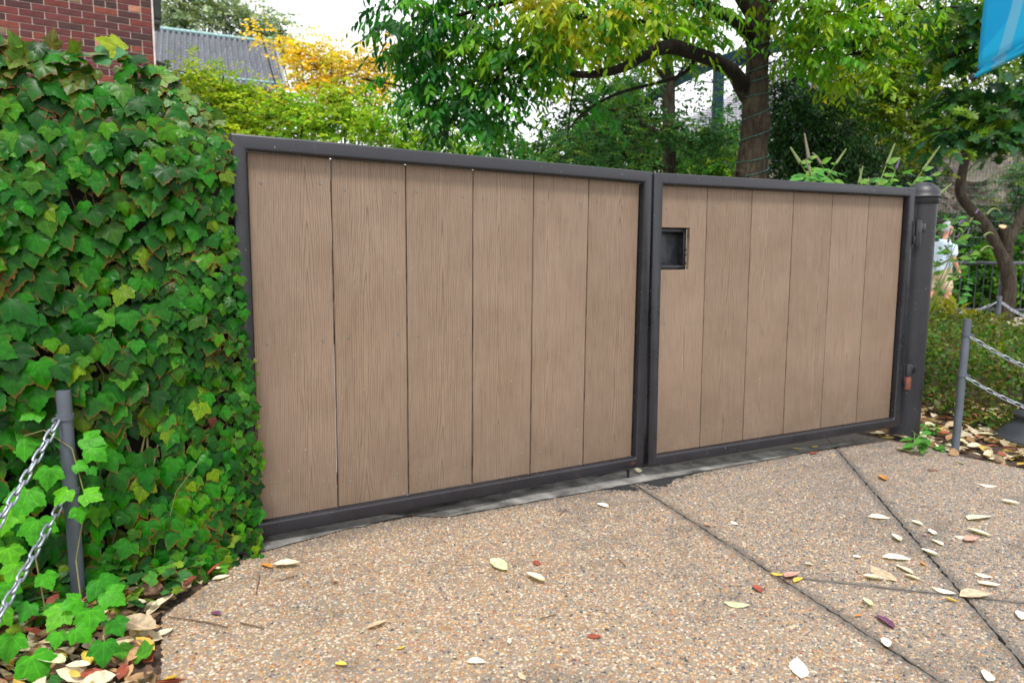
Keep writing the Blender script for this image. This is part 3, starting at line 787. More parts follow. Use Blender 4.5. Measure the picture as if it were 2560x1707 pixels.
for pts in ([(205,1520,1.80),(190,1400,1.92),(215,1250,1.94),(180,1120,1.96),(110,1075,1.96),(60,1090,1.95)],[(205,1520,1.80),(235,1480,1.78),(260,1560,1.74),(262,1640,1.7)],[(120,1560,1.8),(90,1400,1.9),(80,1300,1.92),(30,1260,1.92)]):
    m.tube([at(*q) for q in pts], .002, 5)
m.wbuild('stem', M['vine'], vp, smooth=True)

# low ivy and dead leaves on the bed at the foot of the wall
def ground_leaves(name, label, cat, n, area, pal, size, T, mat, lift_=(.002, .02), flat=.35, parent=None):
    x, y = [], []
    while len(x) < n:
        a, b = random.uniform(area[0], area[1]), random.uniform(area[2], area[3])
        if area[4](a, b): x.append(a); y.append(b)
    x, y = np.array(x), np.array(y); th = RNG.uniform(0, 6.28, n)
    pos = np.stack([x, y, np.array([area[5](a, b) for a, b in zip(x, y)])+RNG.uniform(lift_[0], lift_[1], n)], -1)
    d = np.stack([np.cos(th), np.sin(th), RNG.normal(0, flat*.6, n)], -1); nn = np.stack([RNG.normal(0, flat, n), RNG.normal(0, flat, n), np.ones(n)], -1)
    pal = np.array(pal); c = pal[RNG.integers(0, len(pal), n)]*RNG.uniform(.6, 1.25, (n, 1))
    me = cloud(name, T[0], T[1], T[2], pos, leaf_frames(d, nn), RNG.uniform(*size, n), c, T[3] if len(T) > 3 else None)
    o = link(name, me, mat); o['kind'] = 'stuff'
    return tag(o, label, cat)
LANCE_T = (np.array(LANCE_V), np.array(LANCE_F), np.array(uvof(LANCE_V)))
FALL_V, FALL_F = [(0, -.10, .03), (0, 0, 0)], []
for q in range(1, 8):
    t0 = q/8; wq = .235*math.sin(math.pi*t0**.85)**.8*(1+.05*(-1)**q)
    FALL_V += [(-wq, t0+.03, .30*wq), (0, t0, -.015*math.sin(t0*3)), (wq, t0+.03, .42*wq)]
FALL_V.append((0, 1.04, .03)); FALL_V += [(.012, -.08, .03)]
FALL_F = [(1, 3, 2), (1, 4, 3), (0, 23+1, 1)]
for q in range(6):
    o0 = 2+q*3; o1 = o0+3; FALL_F += [(o0, o0+1, o1+1), (o0, o1+1, o1), (o0+1, o0+2, o1+2), (o0+1, o1+2, o1+1)]
FALL_F += [(20, 21, 23), (21, 22, 23)]
FALL_T = (np.array(FALL_V), np.array(FALL_F), np.array(uvof(FALL_V)))
DRYPAL = [(.46, .36, .22), (.55, .45, .28), (.30, .18, .09), (.42, .25, .12), (.50, .32, .05), (.30, .07, .04), (.22, .13, .08), (.60, .52, .36), (.17, .10, .06)]
left_bed = lambda a, b: a < np.interp(b, [-3, -.724, -.38, -.075, -.02], [-.36, -.315, -.30, -.04, -.04])
ground_leaves('leaf_litter', 'dry fallen leaves heaped at the foot of the ivy', 'leaf litter', 1500, (-1.0, -.02, -1.0, -.02, left_bed, lambda a, b: -.036), DRYPAL, (.025, .08), FALL_T, M['litter'], (.0, .035), .45)
ground_leaves('low_ivy', 'low creeping ivy spreading over the leaf litter', 'ground cover', 360, (-1.1, -.02, -.75, -.02, lambda a, b: left_bed(a, b) and random.random() < np.clip((b+.62)/.45, .08, 1), lambda a, b: -.036), [(.04, .16, .02), (.06, .21, .02), (.03, .12, .03), (.12, .20, .02)], (.022, .055), IVY_T[0], M['ivy'], (.015, .10), .5)

# ------------------------------------------------------------------ chain posts and chains
def link_mesh():
    m = MB(); pts = []; L, W_, r = .0125, .0088, .0037
    for k in range(14):
        a = 2*math.pi*k/14; x, z = W_*math.cos(a), W_*math.sin(a)
        pts.append((x, 0, z+(L if math.sin(a) > .01 else -L if math.sin(a) < -.01 else 0)))
    n = 6; V = []; Fs = []; m_ = len(pts)
    for i in range(m_):
        p = np.array(pts[i]); t = np.array(pts[(i+1) % m_])-np.array(pts[i-1]); t /= np.linalg.norm(t); b = np.array([0, 1., 0]); a = np.cross(t, b)
        for k in range(n): th = 2*math.pi*k/n; V.append(p+r*(math.cos(th)*a+math.sin(th)*b))
    for i in range(m_):
        for k in range(n): j = (i+1) % m_; Fs.append((i*n+k, i*n+(k+1) % n, j*n+(k+1) % n, j*n+k))
    m.add(V, Fs); me = m.mesh('chain_link', smooth='all'); me.materials.append(M['galv']); return me
LINK = link_mesh()
def chain(a, b, sag, label, scale=1., group='chains between posts'):
    a, b = np.array(a), np.array(b); L = np.linalg.norm(b-a); pitch = .0355*scale
    n = max(3, int(L*1.02/pitch)); t_ = empty('chain', a, label, 'chain', group)
    P_ = [a+(b-a)*k/n-np.array([0, 0, 4*sag*(k/n)*(1-k/n)]) for k in range(n+1)]
    inv = parent_matrix(t_).inverted()
    for k in range(n):
        c = (P_[k]+P_[k+1])/2; z = P_[k+1]-P_[k]; z = z/np.linalg.norm(z); x = np.cross(z, [0, 0, 1.]); x /= np.linalg.norm(x); y = np.cross(z, x)
        ang = (k % 2)*math.pi/2+.6+random.uniform(-.15, .15); x2 = x*math.cos(ang)+y*math.sin(ang); y2 = np.cross(z, x2)
        o = bpy.data.objects.new('chain_link', LINK); COL.objects.link(o); o.parent = t_; o.matrix_parent_inverse = inv
        s = scale; o.matrix_basis = Matrix([[x2[i]*s, y2[i]*s, z[i]*s, c[i]] for i in range(3)]+[[0, 0, 0, 1]])
    return t_
def chain_post(base, h, r, label, rings, lean=(0, 0)):
    t_ = empty('chain_post', base, label, 'post', 'chain posts')
    m = MB(); top = np.array([lean[0], lean[1], h])
    m.tube([(0, 0, -.15), (0, 0, 0), top*.5, top*.985, top, top], [r, r, r, r, r*.93, .001], 20, cap=False); m.build('pipe', M['post_grey'], t_, smooth=True, angle=50)
    for z, d in rings:
        m = MB(); c = np.array([lean[0]*z/h, lean[1]*z/h, z])
        m.lathe([(r+.001, -.008), (r+.004, -.008), (r+.004, .008), (r+.001, .008)], c, 20)
        dv_ = np.array([d[0], d[1], 0.]); dv_ /= np.linalg.norm(dv_)
        q = c+dv_*(r+.003); m.tube([q, q+dv_*.012, q+dv_*.016+[0, 0, -.008]], .004, 6)
        m.build('collar', M['post_grey'], t_, smooth=True)
    return t_
LP = np.array([-.494, -.16, gz(-.5)]); 
chain_post(LP, .63, .019, 'slate grey pipe post standing in the ivy on the left', [(.555, (-1, -.8)), (.335, (-.8, -1))], (-.002, .0))
chain(LP+[-.02, -.018, .547], at(-130, 1510, 1.52), .008, 'upper galvanised chain hanging from the post in the ivy')
chain(LP+[-.015, -.02, .327], at(-130, 1760, 1.45), .006, 'lower galvanised chain hanging from the post in the ivy')
RP = np.array([3.755, -.427, -.09])
chain_post(RP, .772, .0205, 'slate grey pipe post at the pavement edge right of the gate', [(.685, (.6, -1)), (.455, (.6, -1))], (.012, .0))
chain(RP+[.012, -.02, .675], at(2700, 965, 3.75), .03, 'upper galvanised chain running right from the pavement edge post', 1.05)
chain(RP+[.008, -.02, .445], at(2700, 1062, 3.72), .03, 'lower galvanised chain running right from the pavement edge post', 1.05)
SP = at(2500, 735, 10.5); SP[2] = -.09
chain_post(SP, .585, .032, 'small grey chain post before the far railing', [(.50, (1, -.6)), ], (.0, .0))
chain(SP+[.03, -.02, .49], at(2600, 800, 10.2), .05, 'distant chain hanging right of the far grey post', 1.9)
chain(SP+[-.03, .02, .49], at(2330, 775, 10.9), .10, 'distant chain hanging left of the far grey post', 1.9)

# ------------------------------------------------------------------ fallen leaves on the paving
FALL_ME = []
for k in range(4):
    v = np.array(FALL_V, float); r_ = np.random.default_rng(k); v[:, 2] *= (.5, 1.0, -.6, 1.4)[k]; v[:, 2] += (.04, .2, .10, .4)[k]*(v[:, 1]-.5)**2; v[:, 0] += .10*np.sin(v[:, 1]*3+k)*(k-1.5)*.6; v[:, 2] += .02
    me = cloud('fallen_leaf', v, FALL_F, uvof(FALL_V), np.zeros((1, 3)), np.eye(3)[None], np.ones(1), np.ones((1, 3)))
    me.materials.append(M['dry']); FALL_ME.append(me)
CR_, WH, TN, YE, OR, RD, BR, PU, PG, PK = (.72,.66,.50), (.82,.78,.68), (.55,.43,.29), (.68,.50,.08), (.55,.24,.05), (.33,.08,.05), (.22,.11,.07), (.15,.06,.12), (.58,.66,.38), (.55,.30,.24)
def c8(X, Y): return 1560+X/2.218, 1000+Y/2.218
def c7(X, Y): return 500+X/1.96, 1050+Y/1.96
def c6(X, Y): return X/1.829, 850+Y/1.829
FL = [ # crop fn, x, y, length px, screen angle, colour, label
 (c8,1410,660,112,5,CR_,'cream curved leaf on the paving left of the second joint'),
 (c8,1025,920,58,10,CR_,'small cream leaf lying on the middle slab above the crack'),
 (c8,610,688,38,30,WH,'small round whitish leaf on the middle slab near the gate'),
 (c8,460,703,46,15,PK,'small pink leaf on the middle slab near the first joint'),
 (c8,1505,887,150,5,WH,'long pale leaf on the paving above the leaf pile'),
 (c8,1290,877,42,0,WH,'little white oval leaf left of the long pale leaf'),
 (c8,845,972,70,10,YE,'thin yellow leaf lying across the first joint'),
 (c8,930,990,84,-15,PK,'pinkish pale leaf just right of the first joint'),
 (c8,965,1008,52,-25,YE,'yellow leaf touching the pinkish one by the first joint'),
 (c8,740,1058,66,40,RD,'reddish brown curled leaf left of the first joint'),
 (c8,620,1140,140,8,PG,'pale green leaf on the large left slab'),
 (c8,1350,1140,72,50,PG,'pale greenish leaf below the cross crack'),
 (c8,1440,1235,125,38,PU,'dark purple leaf below the cross crack'),
 (c8,1455,1365,80,60,WH,'white upright leaf beside the first joint low in the picture'),
 (c8,970,1510,130,85,WH,'large white upright leaf at the bottom edge of the picture'),
 (c8,1225,1508,26,20,WH,'tiny white leaf right of the large white upright one'),
 (c8,2005,1545,80,75,WH,'white leaf at the bottom right of the picture'),
 (c8,1300,1205,36,-10,OR,'small orange leaf left of the purple leaf'),
 (c8,1435,972,150,32,TN,'long tan leaf in the pile along the cross crack'),
 (c8,1380,1000,120,10,CR_,'cream leaf lying under the long tan leaf'),
 (c8,1552,948,100,28,CR_,'cream leaf right of the long tan leaf'),
 (c8,1595,992,104,18,CR_,'cream leaf at the lower right of the leaf pile'),
 (c8,1770,1065,128,16,CR_,'pale leaf lying on the cross crack left of the second joint'),
 (c8,1810,1120,84,20,YE,'yellowish leaf just below the cross crack at the second joint'),
 (c8,1940,1095,165,-3,TN,'big broad tan leaf over the second joint crossing'),
 (c8,2020,1033,112,5,CR_,'broad cream leaf right of the second joint'),
 (c8,1990,980,96,15,CR_,'cream leaf above the broad cream one right of the joint'),
 (c8,1508,778,56,45,CR_,'small cream leaf left of the second joint above the long pale leaf'),
 (c8,1735,797,66,30,CR_,'cream leaf just right of the second joint'),
 (c8,1708,745,44,55,WH,'small white leaf right of the second joint with a purple one beside it'),
 (c8,1665,757,42,15,PU,'small purple leaf on the second joint'),
 (c8,1690,857,96,22,WH,'curled white leaf lying in the second joint'),
 (c8,1655,915,32,40,OR,'tiny orange leaf left of the second joint'),
 (c8,1625,690,72,22,CR_,'narrow cream leaf beside the second joint'),
 (c8,1870,768,84,5,CR_,'cream leaf beside the pinkish red leaf on the right slab'),
 (c8,1922,788,74,-8,PK,'pinkish red leaf on the right slab'),
 (c8,1970,665,124,-8,CR_,'broad cream pair shaped leaf on the right slab'),
 (c8,1965,745,145,18,CR_,'long narrow cream leaf on the right slab'),
 (c8,2015,480,95,8,WH,'thin pale leaf high on the right slab'),
 (c8,2140,578,102,12,WH,'thin pale leaf at the right edge of the paving'),
 (c8,1860,352,54,18,WH,'thin whitish leaf before the right planting bed'),
 (c8,1435,440,46,40,OR,'tan orange leaf beside the second joint near the gate'),
 (c8,1710,392,66,5,BR,'dark brown curled leaf on the right slab near the bed'),
 (c8,1555,290,92,15,CR_,'cream leaf in front of the round gate post'),
 (c8,1055,300,42,-10,RD,'red leaf under the right gate leaf'),
 (c8,958,277,46,5,YE,'cream yellow leaf at the foot of the right gate leaf'),
 (c8,1055,262,38,-5,YE,'small yellow leaf under the right gate leaf'),
 (c8,70,407,38,70,CR_,'pale leaf standing where the two gate leaves meet'),
 (c8,2195,1208,66,70,WH,'white leaf cut by the right edge of the picture'),
 (c7,1465,722,98,32,PG,'ribbed yellowish green leaf alone on the big slab'),
 (c7,1650,708,36,60,RD,'dark red scrap of leaf on the big slab'),
 (c7,1642,788,94,28,CR_,'cream leaf with yellow tip on the big slab'),
 (c7,1972,425,56,20,WH,'small pale leaf near the gate on the big slab'),
 (c7,865,1015,92,-25,TN,'crumpled tan leaf low on the big slab'),
 (c7,985,1122,40,-20,YE,'small yellow leaf low on the big slab'),
 (c7,690,1210,56,10,YE,'ragged yellow leaf at the lower left of the big slab'),
 (c7,1350,1195,88,2,WH,'smooth white leaf low on the big slab'),
 (c7,1515,1098,32,85,CR_,'tiny cream leaf low on the big slab'),
 (c7,1930,1065,72,5,RD,'brownish red leaf low on the big slab'),
 (c7,420,722,124,-2,CR_,'cream leaf at the corner of ivy and gate'),
 (c7,325,722,56,20,OR,'orange leaf at the corner of ivy and gate'),
 (c7,100,783,84,-15,CR_,'pale narrow leaf on the edge of the ivy'),
 (c7,1580,1268,60,50,TN,'tan leaf at the lower edge of the picture'),
 (c7,660,805,36,0,BR,'little brown leaf on the big slab near the ivy'),
 (c7,75,957,50,10,PU,'grey purple leaf on the big slab beside the ivy'),
 (c6,630,1365,175,15,TN,'big crisp tan leaf among the litter beside the paving'),
 (c6,250,1418,150,-20,TN,'curled tan leaf in the litter at lower left'),
 (c6,795,1050,84,10,RD,'upper red leaf at the foot of the ivy'),
 (c6,820,1118,96,-20,RD,'lower red leaf at the foot of the ivy'),
 (c6,630,1257,104,-5,CR_,'flat cream leaf at the paving edge below the ivy'),
 (c6,570,1077,112,-35,TN,'beige leaf tucked under the ivy'),
 (c6,235,1540,124,15,PG,'pale green leaf in the bottom left litter'),
 (c6,402,1522,84,70,YE,'bright yellow leaf in the bottom left litter'),
 (c6,745,1352,90,-25,CR_,'cream leaf overlapping the paving edge'),
 (c6,1020,1030,36,70,OR,'small orange yellow leaf below the ivy near the gate'),
 (c6,360,1558,110,0,CR_,'pinkish cream leaf at the bottom edge in the litter'),
]
for k, (fn, X, Y, Ln, an, col, lab) in enumerate(FL):
    scl = {c8: 2.218, c7: 1.96, c6: 1.829}[fn]; px_, py_ = fn(X, Y); h = Ln/scl/2; a = math.radians(an)
    p0 = on_ground(px_-h*math.cos(a), py_-h*math.sin(a)); p1 = on_ground(px_+h*math.cos(a), py_+h*math.sin(a))
    d = p1-p0; Lw = min(np.linalg.norm(d), .13)
    mid_ = (p0+p1)/2; d = norm(d); p0 = mid_-d*Lw/2
    n_ = np.array([random.gauss(0, .12), random.gauss(0, .12)-.08, 1]); f_ = leaf_frames(d[None], n_[None])[0]
    s = Lw*1.03; wd = random.uniform(.85, 1.2)
    if an > 45: s *= .8
    f_ = f_.copy(); f_[:, 0] *= wd
    lift2 = .006 if fn is not c6 or X > 740 else .035
    o = place_leaf(FALL_ME[k % 4], 'fallen_leaf', p0+[0, 0, lift2], f_, s, np.array(col)*random.uniform(.9, 1.08), None, None)
    tag(o, lab, 'leaf', 'fallen leaves')
m = MB()
tw = [((480,1392),(560,1375),(610,1350)),((420,1545),(520,1560),(570,1572)),((700,1455),(745,1440)),((640,1490),(650,1440)),((600,1560),(660,1575)),((1400,1290),(1415,1275),(1418,1282)),((1350,1550),(1390,1540)),((1545,1400),(1565,1420)),((2010,1020),(2040,1028)),((1925,1440),(1970,1465))]
TWL = ['long brown twig on the paving beside the ivy corner', 'long thin twig on the big slab at the left paving edge', 'short dark twig below the cream leaf near the ivy', 'upright little twig on the big slab near the ivy', 'thin twig low on the left of the big slab', 'curled pale brown twig near the middle of the gate', 'reddish twig low in the middle of the big slab', 'short twig right of the ribbed green leaf', 'fine twig on the right slab before the gate post', 'fine stalk lying along the first paving joint']
for i, pts in enumerate(tw):
    m = MB(); m.tube([on_ground(*q)+np.array([0, 0, .006]) for q in pts], .0016, 5)
    o = m.build('twig', M['twig']); tag(o, TWL[i], 'twig', 'dry twigs on the paving')
# litter of the right bed
rb = lambda a, b: a > 3.72 and a > 3.70-(b+.5)*.28 and (a-5.4 < 0 or random.random() < .15)
ground_leaves('bed_litter', 'cream and red fallen leaves strewn over the right mulch bed', 'leaf litter', 1500, (3.7, 5.6, -1.5, .7, rb, lambda a, b: -.090), DRYPAL+[(.66, .58, .40)]*4+[(.60, .46, .10), (.42, .12, .06)], (.05, .105), FALL_T, M['litter'], (.0, .03), .35)
# small weeds by the post
def weed(base, n, size, label, name='weed'):
    t_ = empty(name, base, label, 'weed', 'weeds by the gate post'); inv = parent_matrix(t_).inverted()
    m = MB(); base = np.array(base)
    for k in range(n):
        a = random.uniform(0, 6.28); d = np.array([math.cos(a)*.5, math.sin(a)*.5, random.uniform(.4, 1.)]); q = base+d*size*random.uniform(.5, 1.2)
        m.tube([base, (base+q)/2+[0, 0, .01], q], .0018, 5)
        for j in range(3):
            b = random.uniform(0, 6.28); dl = np.array([math.cos(b), math.sin(b), -.15]); nn = np.array([random.gauss(0, .3), random.gauss(0, .3)-.3, 1])
            place_leaf(WEED_ME, 'leaf', base+(q-base)*(.5+.25*j), leaf_frames(dl[None], nn[None])[0], size*random.uniform(.35, .6), (.07, .23, .035), t_, inv)
    m.wbuild('stem', M['stem'], t_, smooth=True)
WEED_ME = cloud('leaf', np.array(LANCE_V)*[1.5, 1, 1], LANCE_F, uvof(LANCE_V), np.zeros((1, 3)), np.eye(3)[None], np.ones(1), np.ones((1, 3))); WEED_ME.materials.append(M['vineleaf'])
weed(at(2290, 1060, 3.85)*[1, 1, 0]+[0, 0, -.08], 4, .17, 'green weed leaning across the foot of the round gate post')
weed([4.05, -.14, -.09], 5, .13, 'low green weed in the mulch behind the gate post')
weed([3.72, -.36, -.09], 3, .10, 'tuft of green blades at the foot of the pavement edge post', 'grass_tuft')

# ------------------------------------------------------------------ brick house at upper left
BY = 6.1
bh = empty('brick_house', (-2.5, BY, -.1), 'red brick house corner rising behind the ivy', 'house')
BX1, BZ0, BZ1 = .135, 2.05, 3.95
m = MB(); m.box((-6, BY+.010, -.2), (BX1-.012, BY+5, BZ0)); m.box((-6, BY+.010, BZ1), (BX1-.012, BY+5, 5.2)); m.box((-6, BY+.010, BZ0), (-2.2, BY+5, BZ1)); m.wbuild('wall', M['brickwall'], bh)
m = MB(); m.box((-2.2, BY+.009, BZ0), (BX1-.01, BY+4.99, BZ1)); m.wbuild('mortar_bed', M['mortar'], bh)
def brick_me(L):
    m = MB(); m.box((0, 0, 0), (L, .05, .0577)); return m.mesh('brick', bevel=.003, seg=1)
BR_S, BR_H = brick_me(.203), brick_me(.0965); BR_S.materials.append(M['brick']); BR_H.materials.append(M['brick'])
BINV = parent_matrix(bh).inverted()
BPAL = [(.112, .019, .017), (.092, .017, .017), (.13, .022, .016), (.055, .014, .015), (.042, .015, .014), (.15, .032, .018), (.10, .02, .02), (.075, .016, .017)]
row = 0; z = BZ0
while z < BZ1-.03:
    head = row % 6 == 4; step = .107 if head else .2135; me = BR_H if head else BR_S
    x = BX1-.203-(.1067 if row % 2 else 0) if not head else BX1-.0965-.16
    if not head and row % 2: # closing half brick at the corner
        o = place_leaf(BR_H, 'brick', (BX1-.0965, BY, z), np.eye(3), 1, random.choice(BPAL), bh, BINV)
    if head:
        o = place_leaf(BR_H, 'brick', (BX1-.0965, BY, z), np.eye(3), 1, random.choice(BPAL), bh, BINV)
        x = BX1-.0965-.107
    while x > -2.15:
        c = np.array(random.choice(BPAL))*random.uniform(.8, 1.2)
        if head and random.random() < .2: c = np.array(random.choice([(.16, .11, .06), (.36, .15, .09)]))
        place_leaf(me, 'brick', (x, BY+random.uniform(-.001, .0015), z+random.uniform(-.001, .001)), np.eye(3), 1, c, bh, BINV); x -= step
    z += .0677; row += 1
m = MB(); m.box((BX1+.001, BY-.001, -.1), (BX1+.02, BY+.06, 5.2)); m.wbuild('corner_trim', M['trim'], bh)
m = MB(); zt = at(390, 46, 7.35)[2]; m.box((BX1+.022, BY+.02, zt), (BX1+.10, BY+.3, 5.0)); m.box((BX1+.021, BY+.03, zt-.06), (BX1+.085, BY+.28, zt-.001)); m.wbuild('rain_hopper', M['dark_metal'], bh, bevel=.01)
m = MB(); zz = at(395, 145, 7.3)[2]; m.tube([(BX1+.02, BY+.1, zz), (BX1+.12, BY+.1, zz-.005)], .02, 10); m.tube([(BX1+.045, BY+.13, zz-.02), (BX1+.045, BY+.13, 0)], .022, 10); m.wbuild('overflow_pipe', M['dark_metal'], bh, smooth=True)

# ------------------------------------------------------------------ tiled roof house
th_ = empty('tiled_house', (1., 27, -.1), 'house with grey barrel tiled roof beyond the green trees', 'house')
TINV = parent_matrix(th_).inverted()
R0, R1 = np.array([-.4, 26.75, 9.14]), np.array([5.45, 26.1, 9.14]); E1 = np.array([5.33, 22.7, 6.77])
ax = norm(R1-R0); sl = E1-R1; sl = sl-ax*(sl@ax); SL = np.linalg.norm(sl); sl = sl/SL; nr = np.cross(ax, sl); nr = nr if nr[2] > 0 else -nr
LW = np.linalg.norm(R1-R0); TW, TLn = .188, .272
def tile_me():
    m = MB(); V = []; n = 8
    for j, (y, s, dz) in enumerate(((0, 1., 0.), (TLn*1.12, 1.06, .028))):
        for k in range(n+1):
            u = k/n; x = (u-.5)*TW*1.02; h = .095*math.cos((u-.5)*2*math.pi)+.0
            V.append((x, y, h*s+dz))
    Fs = [(k, k+1, n+2+k, n+1+k) for k in range(n)]
    V += [(x, y, z-.045) for x, y, z in V[n+1:2*n+2]]; Fs += [(n+1+k, n+2+k, 2*n+3+k, 2*n+2+k) for k in range(n)]
    m.add(V, Fs); me = m.mesh('roof_tile', smooth=True); me.materials.append(M['tile']); return me
TILE = tile_me(); fr_t = np.stack([ax, sl, nr], -1)
nx, ny = int(LW/TW), int(SL/TLn)
cand = []
for i in range(nx):
    for j in range(ny+1): cand.append((R1-ax*(TW*.5+i*TW)+sl*(j*TLn)+nr*.02, i, j))
cand.sort(key=lambda q: (q[1] > 19, q[1]+q[2]*.01))
for q, i, j in cand[:300]: place_leaf(TILE, 'roof_tile', q, fr_t, 1, np.array((.22, .235, .27))*random.uniform(.75, 1.15), th_, TINV)
mt_ = MB(); tv_ = np.array([v.co[:] for v in TILE.vertices]); tfc = [tuple(p.vertices) for p in TILE.polygons]
for q, i, j in cand[300:]: mt_.add(tv_@fr_t.T+q, tfc)
o = mt_.wbuild('more_tiles', M['tile'], th_, smooth=True); o['kind'] = 'stuff'; o.color = (.22, .235, .27, 1)
def strip(name, a, b, r, mat, n=10): m = MB(); m.tube([a, b], r, n); m.wbuild(name, mat, th_, smooth=True)
strip('ridge_cap', R0+nr*.03, R1+nr*.03+ax*.05, .085, M['teal_metal'])
strip('verge_cap', R1+nr*.02+ax*.03, R1+sl*SL+nr*.02+ax*.03, .06, M['tile'])
G0, G1 = R0+sl*(SL-.18)+nr*.06, R1+sl*(SL-.18)+nr*.06
th_.children[-1].color = (.2, .215, .25, 1)
strip('gutter', G0, G1+ax*.08, .05, M['teal_metal'])
m = MB(); back = np.array([0, 1, 0.])
a, b = R0+sl*SL, R1+sl*SL
V = [R0-nr*.06, R1-nr*.06, b-nr*.06, a-nr*.06, R0+back*4-[0, 0, 3], R1+back*4-[0, 0, 3]]
m.add(V, [(0, 1, 2, 3), (0, 4, 5, 1)]); m.wbuild('roof_deck', M['cornice'], th_)
m = MB(); 
for k, (dy, z0, z1) in enumerate(((.25, -.34, -.10), (.45, -.60, -.345))): m.box((-.5, b[1]+dy, b[2]+z0), (5.30-.12*k, b[1]+7-.2*k, b[2]+z1))
m.wbuild('cornice', M['cornice'], th_, bevel=.02)
m = MB(); m.box((-.5, b[1]+.7, -.2), (5.0, b[1]+6.4, b[2]-.602)); m.wbuild('wall', M['far_concrete'], th_)
m = MB(); gp = [(5.02, b[1]+.8, b[2]-.5), (5.02, 2*R1[1]-b[1]-.8, b[2]-.5), (5.02, R1[1], R1[2]-.25)]; m.add(gp+[(4.9, y, z) for _, y, z in gp], [(0, 1, 2), (5, 4, 3), (0, 3, 4, 1), (1, 4, 5, 2), (2, 5, 3, 0)]); m.wbuild('gable', M['far_concrete'], th_)

# ------------------------------------------------------------------ foliage tools
RH = norm(np.array([RIGHT[0], RIGHT[1], 0.])); FH = norm(np.array([FWD[0], FWD[1], 0.])); ZU = np.array([0, 0, 1.])
def foliage(blobs, pal, nspray=5, k=7, L=.28, leaf=(.08, .12), droop=.5, ldroop=.8, cr=.16, seed=1, tilt=.5, up=1.0, thin=1.):
    """blobs: (x, y, D, rx, ry, rd, nclusters[, palette indices]); x,y,rx,ry in viewing pixels at distance D metres"""
    rg = np.random.default_rng(seed); out = [[], [], [], [], []]; cl = []
    pal = np.array(pal, float)
    for bl in blobs:
        x, y, Dm, rx, ry, rd, nc = bl[:7]; nc = max(3, int(nc*thin)); pi = bl[7] if len(bl) > 7 else list(range(len(pal)))
        c0 = dd(x, y, Dm); R_ = np.array([rx*K*Dm/F_PX, rd, ry*K*Dm/F_PX])
        q = norm(rg.normal(size=(nc, 3)))*(rg.random((nc, 1))**.42)
        cc = c0 + q[:, :1]*R_[0]*RH + q[:, 1:2]*R_[1]*FH + q[:, 2:]*R_[2]*ZU
        base = pal[rg.choice(pi, nc)]*rg.uniform(.7, 1.25, (nc, 1)); cl.append((c0, cc))
        S_ = nc*nspray; ci = np.repeat(np.arange(nc), nspray)
        st = cc[ci]+rg.normal(0, cr*.45, (S_, 3))
        th = rg.uniform(0, 6.283, S_); d = np.stack([np.cos(th), np.sin(th), rg.normal(.05, .3, S_)], -1)
        d = norm(d+.5*norm(cc-c0)[ci]*np.array([1, 1, .3])); Ls = L*rg.uniform(.6, 1.25, S_)
        t = (np.arange(k)+.6)/k
        p = st[:, None]+d[:, None]*Ls[:, None, None]*t[None, :, None]; p[:, :, 2] -= droop*Ls[:, None]*t[None]**2
        sd_ = np.cross(d, ZU); sd_ = norm(sd_); sg = np.where(np.arange(k) % 2 == 0, 1., -1.)
        ld = .45*d[:, None]+.75*sg[None, :, None]*sd_[:, None]+rg.normal(0, .25, (S_, k, 3)); ld[:, :, 2] -= ldroop*rg.uniform(.5, 1.3, (S_, k))
        nn = np.zeros((S_, k, 3)); nn[:, :, 2] = up; nn += .5*d[:, None]+rg.normal(0, tilt, (S_, k, 3))
        col = base[ci][:, None]*rg.uniform(.72, 1.28, (S_, k, 1))*rg.uniform(.9, 1.1, (S_, k, 3))
        sz = rg.uniform(leaf[0], leaf[1], (S_, k))
        for a, b in zip(out, (p, ld, nn, col)): a.append(b.reshape(-1, 3))
        out[4].append(sz.reshape(-1))
    P_, D_, N_, C_, S_ = [np.concatenate(a) for a in out]
    return P_, leaf_frames(D_, N_), S_, C_, cl
OV_T = (np.array(OV_V), np.array(OV_F), np.array(uvof(OV_V)))
NARROW_T = (np.array(LANCE_V)*[.8, 1, 1], np.array(LANCE_F), np.array(uvof(LANCE_V)))
def in_view(P_):
    d = P_-CAM; w_ = d@FWD; x = 1280+F_PX*(d@RIGHT)/w_; y = 853.5-F_PX*(d@UP)/w_
    return (w_ > .5) & (x > 0) & (x < 2560) & (y > 0) & (y < 1250), w_
def crown(root, T, fol, name='crown', singles=0, mat='leaf', single_mat='leaf_o'):
    P_, Fr, S_, C_, cl = fol; keep = np.ones(len(P_), bool)
    if singles:
        v, w_ = in_view(P_); sc = np.where(v, S_/np.maximum(w_, .1), -1); ii = np.argsort(-sc)[:singles]; keep[ii] = False
        inv = parent_matrix(root).inverted()
        lm = cloud('leaf', T[0], T[1], T[2], np.zeros((1, 3)), np.eye(3)[None], np.ones(1), np.ones((1, 3)), T[3] if len(T) > 3 else None); lm.materials.append(M[single_mat])
        for i in ii: place_leaf(lm, 'leaf', P_[i], Fr[i], S_[i], C_[i], root, inv)
    o = world_child(name, cloud(name, T[0], T[1], T[2], P_[keep], Fr[keep], S_[keep], C_[keep], T[3] if len(T) > 3 else None), M[mat], root)
    o['kind'] = 'stuff'; return o
def wob(pts, amp, seed=0):
    r = random.Random(seed); return [np.array(p)+np.array([r.gauss(0, amp), r.gauss(0, amp), r.gauss(0, amp)]) for p in pts]
